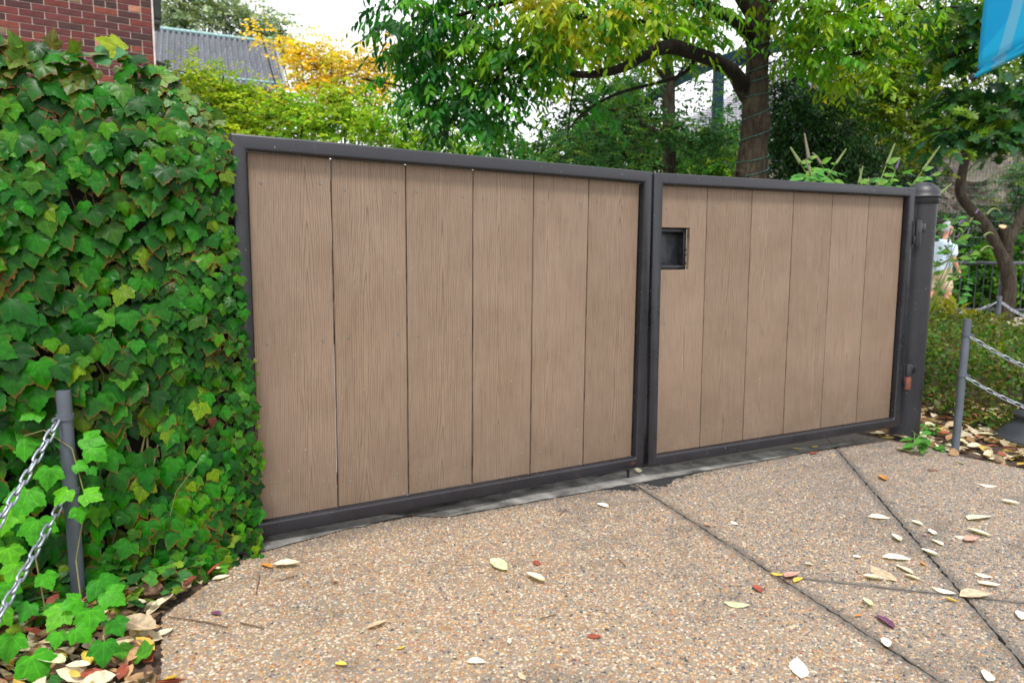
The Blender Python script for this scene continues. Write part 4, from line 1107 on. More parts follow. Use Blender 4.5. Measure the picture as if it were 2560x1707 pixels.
def smoothpath(pts, rad, n=4):
    pts = [np.array(p, float) for p in pts]; P_, R_ = [], []
    for i in range(len(pts)-1):
        p0, p1, p2, p3 = pts[max(i-1, 0)], pts[i], pts[i+1], pts[min(i+2, len(pts)-1)]
        for j in range(n):
            t = j/n; P_.append(.5*((2*p1)+(-p0+p2)*t+(2*p0-5*p1+4*p2-p3)*t*t+(-p0+3*p1-3*p2+p3)*t**3)); R_.append(rad[i]+(rad[i+1]-rad[i])*t)
    P_.append(pts[-1]); R_.append(rad[-1]); return P_, R_
def limb(root, pts, rad, mat='bark2', name='limb', n=8, sides=10):
    P_, R_ = smoothpath(pts, rad, n); m = MB(); m.tube(P_, R_, sides); return m.wbuild(name, M[mat], root, smooth='all')
def twigs(root, cl, mat='bark2', r0=.012, frac=.5, hub=None):
    m = MB(); r = random.Random(5)
    for c0, cc in cl:
        h = c0 if hub is None else c0
        for c in cc:
            if r.random() < frac:
                mid_ = (h+c)/2+np.array([r.gauss(0, .08), r.gauss(0, .08), .06]); m.tube([h, mid_, c], [r0, r0*.6, r0*.22], 4, cap=False)
    if m.v: m.wbuild('twigs', M[mat], root, smooth='all')['kind'] = 'stuff'
def base_of(x, D, z=-.1): q = dd(x, 600, D); return np.array([q[0], q[1], z])

# ------------------------------------------------------------------ the big tree behind the gate
TD = 6.8
def t_(x, y, D=TD): return dd(x, y, D)
bt = empty('shade_tree', base_of(1722, TD), 'large shade tree with cable wound trunk behind the right gate leaf', 'tree')
tb = base_of(1722, TD)
tr_pts = [tb-[0, 0, .15], tb+[0, 0, .25], t_(1722, 520), t_(1724, 430), t_(1726, 385), t_(1731, 330), t_(1736, 285), t_(1736, 235), t_(1738, 170), t_(1741, 110), t_(1740, 60), t_(1741, 0), t_(1748, -110), t_(1740, -260)]
tr_rad = [.24, .19, .165, .158, .150, .138, .142, .122, .112, .108, .12, .10, .08, .05]
tp, trr = smoothpath(tr_pts, tr_rad, 6)
rr = random.Random(3)
m = MB(); m.tube(tp, [r*(1+rr.gauss(0, .025)) for r in trr], 20); m.wbuild('trunk', M['bark'], bt, smooth='all')
for kx, ky, s in ((1694, 402, .052), (1764, 272, .045), (1768, 55, .035)):        # pruning scars
    c = t_(kx, ky, TD-.10); ctr = t_(1730 if ky > 100 else 1742, ky, TD); out_ = norm(c-ctr+(-FH)*.03)
    m = MB(); a_ = norm(np.cross(out_, ZU)); b_ = np.cross(out_, a_)
    ring = [c+s*.62*(math.cos(q)*a_+1.15*math.sin(q)*b_) for q in np.linspace(0, 2*math.pi, 15)]
    m.tube([ctr, c-out_*.01], [s*1.5, s*.9], 12); m.tube(ring, s*.28, 6, cap=False); m.wbuild('pruning_scar', M['bark'], bt, smooth='all')
limb(bt, [t_(1733, 240), t_(1708, 205), t_(1685, 168, 6.6), t_(1640, 140, 6.4), t_(1590, 122, 6.2), t_(1540, 108, 6.05), t_(1490, 122, 5.9), t_(1440, 152, 5.8), t_(1385, 168, 5.7), t_(1320, 170, 5.7), t_(1260, 140, 5.8), t_(1200, 130, 5.8)], [.095, .085, .072, .064, .058, .066, .046, .040, .034, .028, .018, .008])
limb(bt, [t_(1540, 108, 6.3), t_(1520, 70, 6.2), t_(1480, 50, 6.1), t_(1420, 60, 6.0)], [.045, .03, .02, .01])
limb(bt, [t_(1735, 95), t_(1705, 62, 6.7), t_(1670, 38, 6.6), t_(1620, 14, 6.4), t_(1550, -20, 6.2), t_(1450, -40, 6.0), t_(1300, -30, 5.9), t_(1150, 10, 5.9), t_(1000, 50, 6.0)], [.08, .066, .06, .055, .045, .035, .028, .02, .01])
limb(bt, [t_(1738, 62), t_(1722, 30), t_(1700, -5, 6.7), t_(1660, -80, 6.5), t_(1600, -200, 6.4)], [.075, .06, .055, .04, .02], 'bark')
limb(bt, [t_(1742, 62), t_(1758, 35, 6.85), t_(1785, -5, 6.9), t_(1850, -60, 6.9), t_(1980, -120, 6.9)], [.06, .045, .04, .03, .015], 'bark')
limb(bt, [t_(1600, 128, 6.45), t_(1560, 175, 6.3), t_(1420, 215, 6.2), t_(1340, 260, 6.1), t_(1305, 300, 6.1)], [.022, .016, .013, .010, .006])
limb(bt, [t_(1325, 168, 5.9), t_(1312, 230, 5.9), t_(1303, 320, 5.9)], [.010, .008, .004])
limb(bt, [t_(1200, 130, 5.8), t_(1130, 190, 5.9), t_(1080, 260, 6.0)], [.016, .010, .005])
LP_ = [(.14, .32, .008), (.06, .23, .009), (.24, .36, .007), (.022, .15, .018), (.46, .42, .012), (.62, .42, .015), (.012, .085, .015)]
DK, MIX, YL = [3, 6, 1, 3], [1, 0, 3], [0, 2, 0, 2, 0, 1, 4]
fol = foliage([
 (930, 70, 6.0, 75, 45, .4, 14, DK), (985, 50, 6.0, 90, 60, .5, 22, DK), (1010, 130, 6.0, 95, 60, .5, 26, DK), (1080, 60, 6.0, 90, 70, .5, 26, MIX), (930, 200, 6.1, 55, 35, .3, 10, DK), (1000, 235, 6.1, 80, 45, .35, 17, DK), (1090, 210, 6.0, 90, 60, .4, 24, DK), (1090, 285, 6.0, 95, 45, .35, 20, DK), (1160, 130, 5.9, 85, 70, .45, 24, MIX), 
 (1240, 60, 5.7, 95, 70, .5, 26, YL+[1]), (1230, 160, 5.7, 75, 55, .4, 18, MIX), (1330, 45, 5.6, 95, 65, .5, 28, YL), (1330, 125, 6.5, 90, 40, .4, 18, YL+[1]), (1420, 60, 5.7, 90, 70, .5, 26, YL), (1440, 120, 6.6, 50, 25, .3, 6, YL+[1]), (1500, 25, 6.2, 90, 45, .5, 20, YL+[4]), (1560, 75, 6.7, 70, 35, .3, 12, [0, 1, 2]), (1620, 50, 6.2, 70, 45, .4, 13, [0, 1, 2]), (1385, 225, 6.5, 45, 22, .3, 5, MIX),
 (1810, 20, 6.5, 60, 50, .5, 14, [0, 1, 2]), (1880, 60, 6.5, 85, 60, .5, 26, [0, 0, 1, 2]), (1950, 40, 6.6, 90, 65, .5, 26, [0, 1, 2]), (1860, 120, 6.6, 50, 35, .35, 8, [0, 1]), (1960, 125, 6.6, 70, 45, .4, 16, [0, 2, 0, 4]), (2040, 40, 6.7, 80, 50, .5, 16, MIX+[0]),
 (1000, -90, 6.0, 170, 80, 1.0, 40, DK), (1250, -110, 5.8, 180, 90, 1.2, 46, MIX), (1520, -130, 6.2, 190, 100, 1.2, 46, MIX), (1800, -120, 6.6, 190, 100, 1.2, 44, MIX), (2050, -90, 6.8, 160, 90, 1.2, 34, MIX), (1650, -330, 6.6, 420, 130, 1.8, 70, MIX)],
 LP_, thin=.66, nspray=4, k=9, L=.34, leaf=(.07, .118), droop=.5, ldroop=1.05, cr=.2, seed=21, tilt=.45)
crown(bt, LANCE_T, fol, singles=300); twigs(bt, fol[4], r0=.010, frac=.55)
# cable of fairy lights wound round the trunk
sl_ = empty('fairy_lights', tb+[0, -.2, .9], 'green fairy light cable spiralling round the big trunk', 'light string')
m = MB(); mb_ = MB(); pts = []; nturn = 15
P_ = [np.array(q) for q in tp]; zz_ = np.array([q[2] for q in P_])
z0, z1 = .5, float(t_(1740, 85)[2])
for i in range(nturn*24+1):
    f = i/(nturn*24); z = z0+(z1-z0)*f+.05*math.sin(f*19)+.02*math.sin(f*61); c = np.array([np.interp(z, zz_, [q[j] for q in P_]) for j in range(3)]); r = float(np.interp(z, zz_, trr))+.007
    a = f*nturn*2*math.pi; q = c+r*1.02*np.array([math.cos(a), math.sin(a), 0])+[0, 0, .03*math.sin(a+1)]; pts.append(q)
    if i % 7 == 0: mb_.tube([q, q+norm(q-c)*.016+[0, 0, rr.uniform(-.01, .012)]], [.0052, .003], 5)
m.tube(pts, .0042, 5); m.wbuild('cable', M['lightwire'], sl_, smooth='all'); mb_.wbuild('bulbs', M['lightwire'], sl_, smooth='all')

# ------------------------------------------------------------------ thinner tree beside it
D2 = 8.6; st_ = empty('slender_tree', base_of(1537, D2), 'slender grey trunked tree left of the big trunk', 'tree'); b2 = base_of(1537, D2)
limb(st_, [b2-[0, 0, .1], b2+[0, 0, .5], dd(1537, 420, D2), dd(1537, 320, D2), dd(1536, 240, D2), dd(1536, 180, D2), dd(1532, 130, D2), dd(1545, 60, D2), dd(1540, -40, D2)], [.12, .10, .083, .081, .078, .076, .07, .05, .03], 'bark3', 'trunk', 6, 16)
limb(st_, [dd(1528, 325, D2), dd(1500, 300, 8.5), dd(1478, 288, 8.4), dd(1455, 262, 8.4), dd(1425, 255, 8.3), dd(1380, 250, 8.3)], [.05, .04, .036, .03, .022, .01], 'bark3')
limb(st_, [dd(1478, 290, 8.4), dd(1450, 305, 8.3), dd(1400, 303, 8.2)], [.025, .018, .008], 'bark3')
limb(st_, [dd(1533, 190, D2), dd(1515, 165, 8.5), dd(1498, 150, 8.5), dd(1470, 120, 8.5)], [.045, .03, .02, .01], 'bark3')
limb(st_, [dd(1540, 190, D2), dd(1560, 172, 8.6), dd(1590, 120, 8.7)], [.035, .025, .01], 'bark3')
GP = [(.04, .16, .035), (.03, .12, .03), (.06, .19, .03), (.02, .085, .02), (.11, .2, .03)]
fol = foliage([(1570, 300, 8.2, 60, 25, .4, 16), (1630, 310, 8.2, 70, 28, .4, 22), (1670, 330, 8.3, 45, 22, .3, 10), (1590, 330, 8.2, 50, 20, .3, 9), (1690, 235, 8.5, 20, 14, .3, 3), (1640, 190, 8.5, 18, 30, .2, 4), (1590, 165, 8.6, 50, 18, .4, 5), (1430, 280, 8.2, 60, 40, .5, 18), (1370, 300, 8.1, 70, 45, .5, 22), (1310, 330, 8.1, 40, 40, .5, 9), (1330, 370, 8.1, 80, 40, .5, 20), (1450, 210, 8.4, 60, 30, .5, 12), (1390, 200, 8.4, 60, 35, .5, 11), (1490, 110, 8.6, 80, 50, .6, 18), (1570, 60, 8.7, 80, 60, .7, 18), (1450, 350, 8.2, 60, 45, .5, 18)], GP, nspray=6, k=9, L=.24, leaf=(.035, .060), droop=.3, ldroop=.35, cr=.2, seed=5)
crown(st_, OV_T, fol); twigs(st_, fol[4], 'bark3', .008, .5)

# ------------------------------------------------------------------ other trees and shrubs
def shrub(name, label, cat, x, D, blobs, pal, T=OV_T, group=None, trunk=None, mat='bark2', tw=.4, r0=.012, **kw):
    r = empty(name, base_of(x, D), label, cat, group); fol = foliage(blobs, pal, **kw); crown(r, T, fol, mat='leaf_m')
    b = base_of(x, D)
    if trunk: limb(r, [b-[0, 0, .1]]+[dd(*q) for q in trunk[0]], trunk[1], mat, 'trunk', 5, 12)
    else:
        m = MB()
        for c0, cc in fol[4]: m.tube([b+[random.uniform(-.2, .2), random.uniform(-.2, .2), -.05], (b+c0)/2+[0, 0, .05], c0], [r0*2, r0*1.5, r0*.7], 6, cap=False)
        m.wbuild('stems', M[mat], r, smooth='all')
    twigs(r, fol[4], mat, r0, tw); return r
LIME = [(.34, .46, .02), (.26, .40, .02), (.42, .50, .025), (.17, .32, .02)]
shrub('lime_green_tree', 'lime green small tree just left of the gate corner', 'tree', 520, 9., [(455, 175, 9., 45, 30, .4, 12), (425, 215, 9, 45, 35, .4, 12), (505, 210, 9., 60, 35, .5, 20), (570, 235, 9., 60, 35, .5, 22), (500, 260, 8.9, 80, 45, .5, 28), (610, 270, 8.8, 65, 35, .5, 22), (560, 300, 8.8, 90, 35, .5, 24), (440, 270, 8.9, 60, 40, .4, 16), (500, 345, 8.9, 70, 60, .5, 34), (620, 340, 8.8, 60, 40, .5, 16)], LIME, nspray=6, k=9, L=.30, leaf=(.045, .075), droop=.2, ldroop=.2, cr=.22, seed=31)
shrub('feathery_green_tree', 'feathery mid green tree behind the left gate leaf', 'tree', 800, 8.6, [(690, 265, 8.6, 60, 40, .5, 20), (760, 235, 8.6, 60, 40, .5, 18), (790, 285, 8.5, 85, 45, .5, 30), (860, 250, 8.6, 65, 45, .5, 20), (880, 300, 8.5, 80, 40, .5, 26), (690, 310, 8.4, 90, 30, .5, 24), (960, 310, 8.5, 75, 35, .4, 20), (1040, 325, 8.5, 60, 25, .4, 12), (930, 345, 8.4, 90, 25, .4, 18)], [(.16, .36, .02), (.22, .41, .02), (.10, .27, .025), (.30, .44, .025)], nspray=6, k=9, L=.30, leaf=(.045, .072), droop=.25, ldroop=.3, cr=.2, seed=32)
shrub('low_thicket_tree', 'loose green tree top peeping over the middle of the gate', 'tree', 1180, 11., [(1130, 335, 11, 60, 22, .5, 16), (1200, 355, 11, 70, 20, .5, 16), (1270, 375, 11, 60, 22, .5, 16), (1080, 350, 11, 60, 20, .5, 10)], [(.09, .22, .02), (.06, .17, .025), (.15, .27, .02)], nspray=6, k=8, L=.3, leaf=(.05, .085), droop=.25, ldroop=.3, cr=.25, seed=33)
shrub('yellow_autumn_tree', 'golden yellow autumn tree right of the tiled roof', 'tree', 770, 17., [(690, 130, 17, 40, 35, .8, 17), (735, 160, 17, 55, 40, .8, 28), (700, 205, 17, 45, 40, .7, 22), (790, 170, 17, 60, 35, .8, 24), (850, 145, 17, 45, 35, .8, 18), (800, 215, 17, 70, 35, .8, 28), (880, 200, 17, 50, 40, .8, 18), (640, 95, 18, 22, 18, .5, 5), (600, 80, 18, 22, 15, .5, 4), (690, 250, 17, 60, 30, .8, 20), (900, 130, 17, 35, 30, .6, 8), (760, 120, 17, 40, 22, .6, 7)], [(.78, .52, .03), (.72, .45, .025), (.65, .50, .05), (.48, .44, .05)], nspray=6, k=8, L=.5, leaf=(.07, .12), droop=.15, ldroop=.1, cr=.35, seed=34, r0=.02)
shrub('distant_grey_green_tree', 'hazy grey green tree rising beyond the tiled roof', 'tree', 480, 36., [(400, 30, 36, 60, 45, 2, 34), (470, 15, 36, 65, 45, 2, 38), (520, 60, 36, 55, 40, 2, 28), (420, 75, 36, 60, 25, 2, 20), (600, 60, 37, 40, 35, 2, 18), (645, 80, 37, 35, 40, 2, 18), (560, 40, 37, 35, 30, 2, 12), (660, 120, 36, 25, 30, 2, 8), (480, -60, 36, 120, 50, 3, 40)], [(.27, .37, .25), (.23, .33, .22), (.32, .40, .25)], nspray=6, k=7, L=1.0, leaf=(.16, .28), droop=.1, ldroop=.2, cr=.8, seed=35, r0=.05, tw=.6)  # paleness of haze and overexposure is put into the leaf colours
EV = [(.005, .026, .006), (.008, .040, .007), (.004, .018, .006), (.02, .075, .008)]
shrub('dark_evergreen', 'dark drooping evergreen right of the big trunk', 'evergreen', 1870, 8.8, [(1800, 200, 8.8, 40, 60, .5, 24), (1850, 250, 8.8, 70, 60, .6, 34), (1800, 320, 8.9, 40, 80, .5, 24), (1870, 340, 8.8, 75, 70, .6, 40), (1940, 300, 8.8, 60, 60, .5, 26), (1940, 380, 8.8, 70, 60, .6, 28), (1810, 420, 8.9, 70, 70, .5, 26), (1800, 130, 9, 40, 40, .5, 10), (1890, 450, 8.9, 120, 60, .6, 30), (1990, 420, 8.9, 50, 60, .5, 14)], EV, T=NARROW_T, nspray=6, k=11, L=.42, leaf=(.05, .085), droop=.6, ldroop=.7, cr=.25, seed=36)
VT = [(.10, .20, .012), (.15, .25, .012), (.06, .145, .015), (.22, .28, .012)]
cv = empty('leaning_tree', dd(2318, 640, 13.2)*[1, 1, 0]+[0, 0, -.05], 'crooked dark tree with yellow green leaves behind the railing', 'tree'); CD = 13.
cb = dd(2318, 640, CD)
limb(cv, [cb-[0, 0, .8], cb, dd(2290, 565, CD), dd(2262, 515, CD), dd(2225, 475, CD), dd(2205, 440, CD), dd(2212, 390, CD), dd(2222, 340, CD), dd(2212, 290, CD), dd(2220, 220, CD), dd(2200, 140, CD), dd(2150, 60, CD), dd(2080, -20, CD)], [.13, .12, .10, .095, .09, .088, .08, .075, .068, .055, .045, .03, .02], 'bark3', 'trunk', 5, 14)
limb(cv, [cb+[.1, 0, -.5], dd(2315, 575, CD), dd(2335, 520, CD), dd(2360, 470, CD), dd(2400, 400, CD)], [.10, .09, .085, .07, .05], 'bark3')
m = MB(); c = dd(2306, 522, CD-.1); m.tube([dd(2312, 575, CD), dd(2309, 545, CD-.05), c], [.10, .10, .098], 14); m.wbuild('cut_stub', M['bark3'], cv, smooth=True)
m = MB(); m.tube([c, c+ZU*.012+(-FH)*.006], [.09, .085], 14); m.wbuild('sawn_face', simple('sawn_wood', (.55, .38, .2), .8, 0, 30, .2, .1), cv)
limb(cv, [dd(2218, 250, CD), dd(2120, 180, 12.6), dd(2050, 100, 12.2), dd(1990, 10, 12)], [.05, .035, .028, .02]); limb(cv, [dd(2215, 300, CD), dd(2150, 285, 12.6), dd(2060, 280, 12.3), dd(1980, 230, 12)], [.045, .03, .022, .012]); limb(cv, [dd(2212, 330, CD), dd(2170, 330, 12.6), dd(2090, 350, 12.4)], [.03, .02, .008]); limb(cv, [dd(2085, 100, 12.3), dd(2110, 160, 12.2), dd(2160, 200, 12.2), dd(2230, 210, 12.2)], [.03, .022, .018, .01])
fol = foliage([(1960, 190, 11.8, 70, 45, .8, 22), (2040, 170, 11.8, 80, 50, .8, 30), (2120, 130, 12, 80, 55, .8, 30), (2030, 240, 11.8, 80, 40, .8, 28), (2110, 230, 12, 80, 45, .8, 28), (2060, 90, 12, 80, 50, .8, 26), (2150, 60, 12, 80, 55, .8, 24), (2220, 90, 12.3, 70, 60, .8, 22), (1960, 260, 11.8, 60, 35, .6, 14), (2090, 300, 12, 90, 35, .7, 24), (2180, 290, 12.3, 70, 35, .7, 14), (2250, 170, 12.4, 60, 50, .8, 14), (2300, 120, 12.5, 70, 60, .8, 16), (2000, 300, 12, 60, 30, .6, 12), (2130, 350, 12.2, 50, 25, .5, 8), (2150, -40, 12, 160, 60, 1.5, 40), (2330, 20, 12.5, 80, 60, 1., 20), (2300, 260, 12.4, 60, 35, .6, 9)], VT, nspray=6, k=9, L=.42, leaf=(.06, .105), droop=.3, ldroop=.45, cr=.3, seed=37)
crown(cv, OV_T, fol); twigs(cv, fol[4], 'bark2', .014, .6)
# oak with large lobed leaves, its trunk out to the right
ok = empty('oak_tree', base_of(2620, 7.6), 'oak with big lobed leaves reaching in beside the blue banner', 'tree'); ob = base_of(2620, 7.6)
limb(ok, [ob-[0, 0, .1], ob+[0, 0, 1.], dd(2630, 380, 7.6), dd(2650, 150, 7.6), dd(2640, -60, 7.6), dd(2600, -300, 7.6)], [.2, .16, .14, .13, .11, .06], 'bark', 'trunk', 5, 14)
for pth in ([(2640, 330, 7.6), (2480, 300, 7.2), (2330, 265, 6.9), (2230, 290, 6.8), (2150, 300, 6.7)], [(2640, 200, 7.6), (2450, 140, 7.2), (2280, 110, 6.9), (2180, 130, 6.8)], [(2645, 120, 7.6), (2420, 60, 7.1), (2260, 20, 6.9), (2160, 20, 6.8)], [(2640, 250, 7.6), (2460, 220, 7.2), (2340, 215, 7.0), (2270, 240, 6.9)]):
    limb(ok, [dd(*q) for q in pth], [.05, .035, .022, .014, .007][:len(pth)])
fol = foliage([(2200, 130, 6.9, 55, 35, .35, 7), (2230, 200, 6.9, 50, 40, .35, 6), (2200, 290, 6.8, 50, 30, .3, 7), (2260, 290, 6.9, 50, 35, .35, 7), (2320, 270, 7, 40, 45, .35, 7), (2240, 60, 6.9, 50, 40, .35, 6), (2300, 320, 7, 45, 25, .3, 5), (2150, 60, 6.9, 50, 30, .3, 4), (2200, 20, 6.9, 60, 35, .4, 5), (2340, 210, 7, 40, 40, .35, 5), (2420, 250, 7.2, 80, 70, .5, 12), (2450, 100, 7.2, 90, 90, .6, 14), (2560, 0, 7.5, 150, 130, .9, 26)], [(.035, .13, .03), (.05, .16, .025), (.025, .10, .035), (.11, .2, .015), (.03, .12, .05)], nspray=3, k=5, L=.26, leaf=(.13, .20), droop=.3, ldroop=.6, cr=.16, seed=38)
crown(ok, OAK_T, fol, singles=150)

# shrubs under and round the aviary
SH = [(.03, .14, .012), (.05, .18, .012), (.015, .08, .010), (.09, .22, .012), (.14, .25, .012)]
SHD = [(.010, .045, .008), (.016, .065, .010), (.007, .030, .007), (.04, .12, .012)]
gsh = 'shrubs in front of the aviary'
shrub('dense_shrub', 'dark leafy shrub behind the gate left of the slender trunk', 'shrub', 1400, 11, [(1300, 340, 11, 70, 50, .7, 30), (1380, 300, 11.2, 70, 60, .7, 30), (1450, 340, 11, 60, 70, .7, 34), (1340, 240, 11.4, 60, 45, .6, 18), (1420, 240, 11.4, 60, 50, .6, 20), (1500, 250, 11.4, 50, 60, .6, 20), (1390, 400, 11, 120, 50, .7, 36), (1500, 380, 11, 50, 60, .6, 22), (1260, 400, 11, 60, 45, .6, 20)], SHD, group=gsh, nspray=6, k=9, L=.34, leaf=(.06, .10), droop=.3, ldroop=.4, cr=.3, seed=40)
shrub('climbing_shrub', 'bright green climbing shrub at the foot of the teal post', 'shrub', 1620, 12, [(1590, 360, 12, 60, 45, .6, 30), (1650, 370, 12, 55, 45, .6, 26), (1610, 325, 12.2, 70, 22, .5, 18), (1700, 380, 12, 50, 50, .6, 18), (1600, 420, 12, 100, 50, .7, 26), (1700, 300, 12.2, 40, 30, .5, 9)], SH, group=gsh, nspray=6, k=9, L=.3, leaf=(.05, .085), droop=.3, ldroop=.4, cr=.3, seed=41)
gsr = 'shrubs behind the far railing'
shrub('broad_leaf_shrub', 'leafy green shrub filling the view through the railing', 'shrub', 2250, 14.6, [(2200, 650, 14.6, 60, 50, .7, 34), (2270, 650, 14.6, 60, 50, .7, 34), (2340, 640, 14.6, 60, 60, .7, 34), (2410, 630, 14.6, 60, 70, .7, 30), (2230, 590, 14.8, 60, 35, .6, 20), (2300, 580, 14.8, 60, 35, .6, 18)], SH, group=gsr, nspray=6, k=9, L=.42, leaf=(.08, .14), droop=.4, ldroop=.6, cr=.35, seed=42)
shrub('blue_green_conifer', 'bluish green conifer at the right edge above the railing', 'shrub', 2340, 14.8, [(2335, 450, 15., 45, 60, .6, 30), (2330, 540, 15, 60, 50, .6, 28), (2290, 500, 15.2, 30, 40, .5, 12), (2400, 450, 15, 60, 90, .8, 30), (2350, 380, 15, 35, 40, .5, 12)], [(.035, .14, .07), (.05, .17, .05), (.03, .11, .05), (.16, .24, .02)], group=gsr, T=NARROW_T, nspray=6, k=9, L=.4, leaf=(.06, .12), droop=.4, ldroop=.5, cr=.35, seed=43)
shrub('hillside_shrub', 'green shrubs climbing the bank before the rock face', 'shrub', 2080, 15.5, [(2030, 400, 15.6, 60, 40, .7, 20), (2110, 400, 15.6, 50, 45, .6, 16), (2180, 560, 15.6, 60, 50, .7, 24), (2060, 340, 15.8, 50, 30, .6, 10), (2240, 520, 15.8, 50, 40, .6, 16)], SHD+[(.06, .15, .03)], group=gsr, nspray=6, k=9, L=.4, leaf=(.07, .12), droop=.3, ldroop=.4, cr=.35, seed=44)
# far belt of trees closing the view on the right
shrub('woodland_belt', 'dark belt of trees far behind the aviary', 'woodland', 1500, 20., [(1340, 320, 20, 55, 60, 1.2, 30), (1420, 290, 20, 60, 80, 1.2, 34), (1490, 320, 20, 35, 70, 1.2, 18), (1800, 300, 20, 80, 110, 1.2, 40), (1920, 280, 20, 90, 110, 1.2, 44), (1900, 150, 20, 70, 60, 1.2, 20), (1450, 170, 21, 50, 50, 1.2, 10)], SHD+[(.06, .14, .03)], nspray=6, k=8, L=.8, leaf=(.12, .2), droop=.3, ldroop=.4, cr=.6, seed=45)['kind'] = 'stuff'

# ------------------------------------------------------------------ aviary of teal steel and wire
av = empty('aviary', dd(1645, 600, 13.)*[1, 1, 0]+[0, 0, -.1], 'aviary of dark teal posts, arched beam and wire mesh', 'aviary')
A0, A1 = dd(1540, 600, 12.8), dd(2140, 600, 14.2); adir = norm((A1-A0)*[1, 1, 0])
def on_av(x, y):                       # point of the aviary front plane seen at x,y
    d = ray(x*K, y*K); n_ = np.cross(adir, ZU); tt = ((A0-CAM)@n_)/(d@n_); return CAM+d*tt
def steel(pts, w_, name, d_=.1):
    for a, b in zip(pts[:-1], pts[1:]):
        m = MB(); ax_ = norm(b-a); s1 = norm(np.cross(ax_, np.cross(adir, ZU))); s2 = np.cross(ax_, s1)
        V = [p+u*s1*w_/2+v*s2*d_/2 for p in (a, b) for u, v in ((-1, -1), (1, -1), (1, 1), (-1, 1))]
        m.add(V, [(0, 1, 2, 3), (7, 6, 5, 4), (0, 4, 5, 1), (1, 5, 6, 2), (2, 6, 7, 3), (3, 7, 4, 0)]); m.wbuild(name, M['steel_teal'], av, bevel=.008)
p = on_av(1645, 430); steel([np.array([p[0], p[1], -.1]), on_av(1652, 135)], .165, 'post', .14)
p = on_av(2142, 430); steel([np.array([p[0], p[1], -.1]), on_av(2150, 60)], .20, 'post', .18)
arch = [on_av(x, y) for x, y in ((1440, 268), (1500, 222), (1555, 187), (1605, 162), (1650, 143), (1700, 126), (1760, 112), (1850, 98), (1980, 90))]
P_, R_ = smoothpath([q for q in arch], [.14]*len(arch), 3)
m = MB(); s2 = np.cross(adir, ZU)
V = []
for q in P_:
    for u, v in ((-.10, -.07), (.10, -.07), (.10, .07), (-.10, .07)): V.append(q+ZU*u+s2*v)
Fq = [(i*4+k, i*4+(k+1) % 4, i*4+4+(k+1) % 4, i*4+4+k) for i in range(len(P_)-1) for k in range(4)]
m.add(V, Fq); m.wbuild('arched_beam', M['steel_teal'], av, smooth=True)
p = on_av(1652, 150); steel([on_av(1655, 165), on_av(1900, 60)], .10, 'brace', .08)
m = MB(); mw_ = MB(); x0_, x1_ = -1.5, 12.; zt_ = float(on_av(1640, 235)[2])
for i in range(int((x1_-x0_)/.085)):
    q = A0*[1, 1, 0]+adir*(x0_+i*.085); m.tube([q+ZU*0, q+ZU*zt_], .0035, 3, cap=False)
for i in range(int(zt_/.17)): 
    q = A0*[1, 1, 0]+ZU*(i*.17); mw_.tube([q+adir*x0_, q+adir*x1_], .0045, 3, cap=False)
for y_ in (.9, 1.25): q = A0*[1, 1, 0]+ZU*(zt_+y_-.55); mw_.tube([q+adir*x0_, q+adir*x1_], .008, 4, cap=False)
for mm, nm, mt in ((m, 'upright_wires', 'wire'), (mw_, 'cross_wires', 'wire_pale')):
    o = mm.wbuild(nm, M[mt], av); o['kind'] = 'stuff'

# pavilion with pale roof behind, rock face, timber wall behind the gate
pv = empty('pavilion', dd(1900, 600, 27)*[1, 1, 0]+[0, 0, -.1], 'pavilion with pale grey shingled hip roof beyond the aviary', 'building')
e0, e1 = dd(1535, 296, 24.), dd(2600, 305, 27.); rid0, rid1 = dd(1760, 176, 29.), dd(2500, 165, 32.)
e1[2] = e0[2]; rid1[2] = rid0[2]; ebk = e0+(rid0-e0)*[1, 1, 0]*2-norm(e1-e0)*(norm(e1-e0)@((rid0-e0)*[1, 1, 0]))*1.6
m = MB(); m.add([e0, e1, rid1, rid0, ebk, e0-[0, 0, .15], e1-[0, 0, .15]], [(0, 1, 2, 3), (0, 3, 4), (0, 5, 6, 1)]); m.wbuild('roof', M['pale_roof'], pv)
# shingle courses as thin laps
mm = MB()
for i in range(1, 26):
    f = i/26; a = e0+(rid0-e0)*f; b = e1+(rid1-e1)*f; up_ = np.array([0, 0, .03]); mm.tube([a+up_*.5, b+up_*.5], .022, 3, cap=False)
o = mm.wbuild('shingle_courses', M['pale_roof'], pv); o['kind'] = 'stuff'
m = MB(); n_ = norm(np.cross(e1-e0, ZU)); n_ = n_ if n_@FH > 0 else -n_
q = [e0+n_*.6+norm(e1-e0)*.6, e1+n_*.6]; m.add([q[0]*[1, 1, 0]-[0, 0, .2], q[1]*[1, 1, 0]-[0, 0, .2], q[1]-[0, 0, .15], q[0]-[0, 0, .15]], [(0, 1, 2, 3)]); m.wbuild('wall', M['timber'], pv)
rk = empty('rock_face', dd(2150, 600, 18)*[1, 1, 0]+[0, 0, -.1], 'grey brown rock face behind the wire mesh', 'rock face')
nxr, nzr = 60, 22; V = []; r = random.Random(9)
ra_, rb_ = dd(1900, 600, 17.), dd(2600, 600, 19.)
def nz3(a, b): return math.sin(a*3.1+1.3*math.sin(b*2.))+.6*math.sin(a*7.7+b*3.3)+.4*math.sin(a*1.3-b*5.1)
for j in range(nzr+1):
    for i in range(nxr+1):
        u, v = i/nxr, j/nzr; q = ra_+(rb_-ra_)*u; h = 4.0+.5*math.sin(u*9)+.3*math.sin(u*23)
        V.append(np.array([q[0], q[1], -.1+v*h])-FH*(.16*nz3(u*9, v*3)+r.gauss(0, .04)-v*.7))
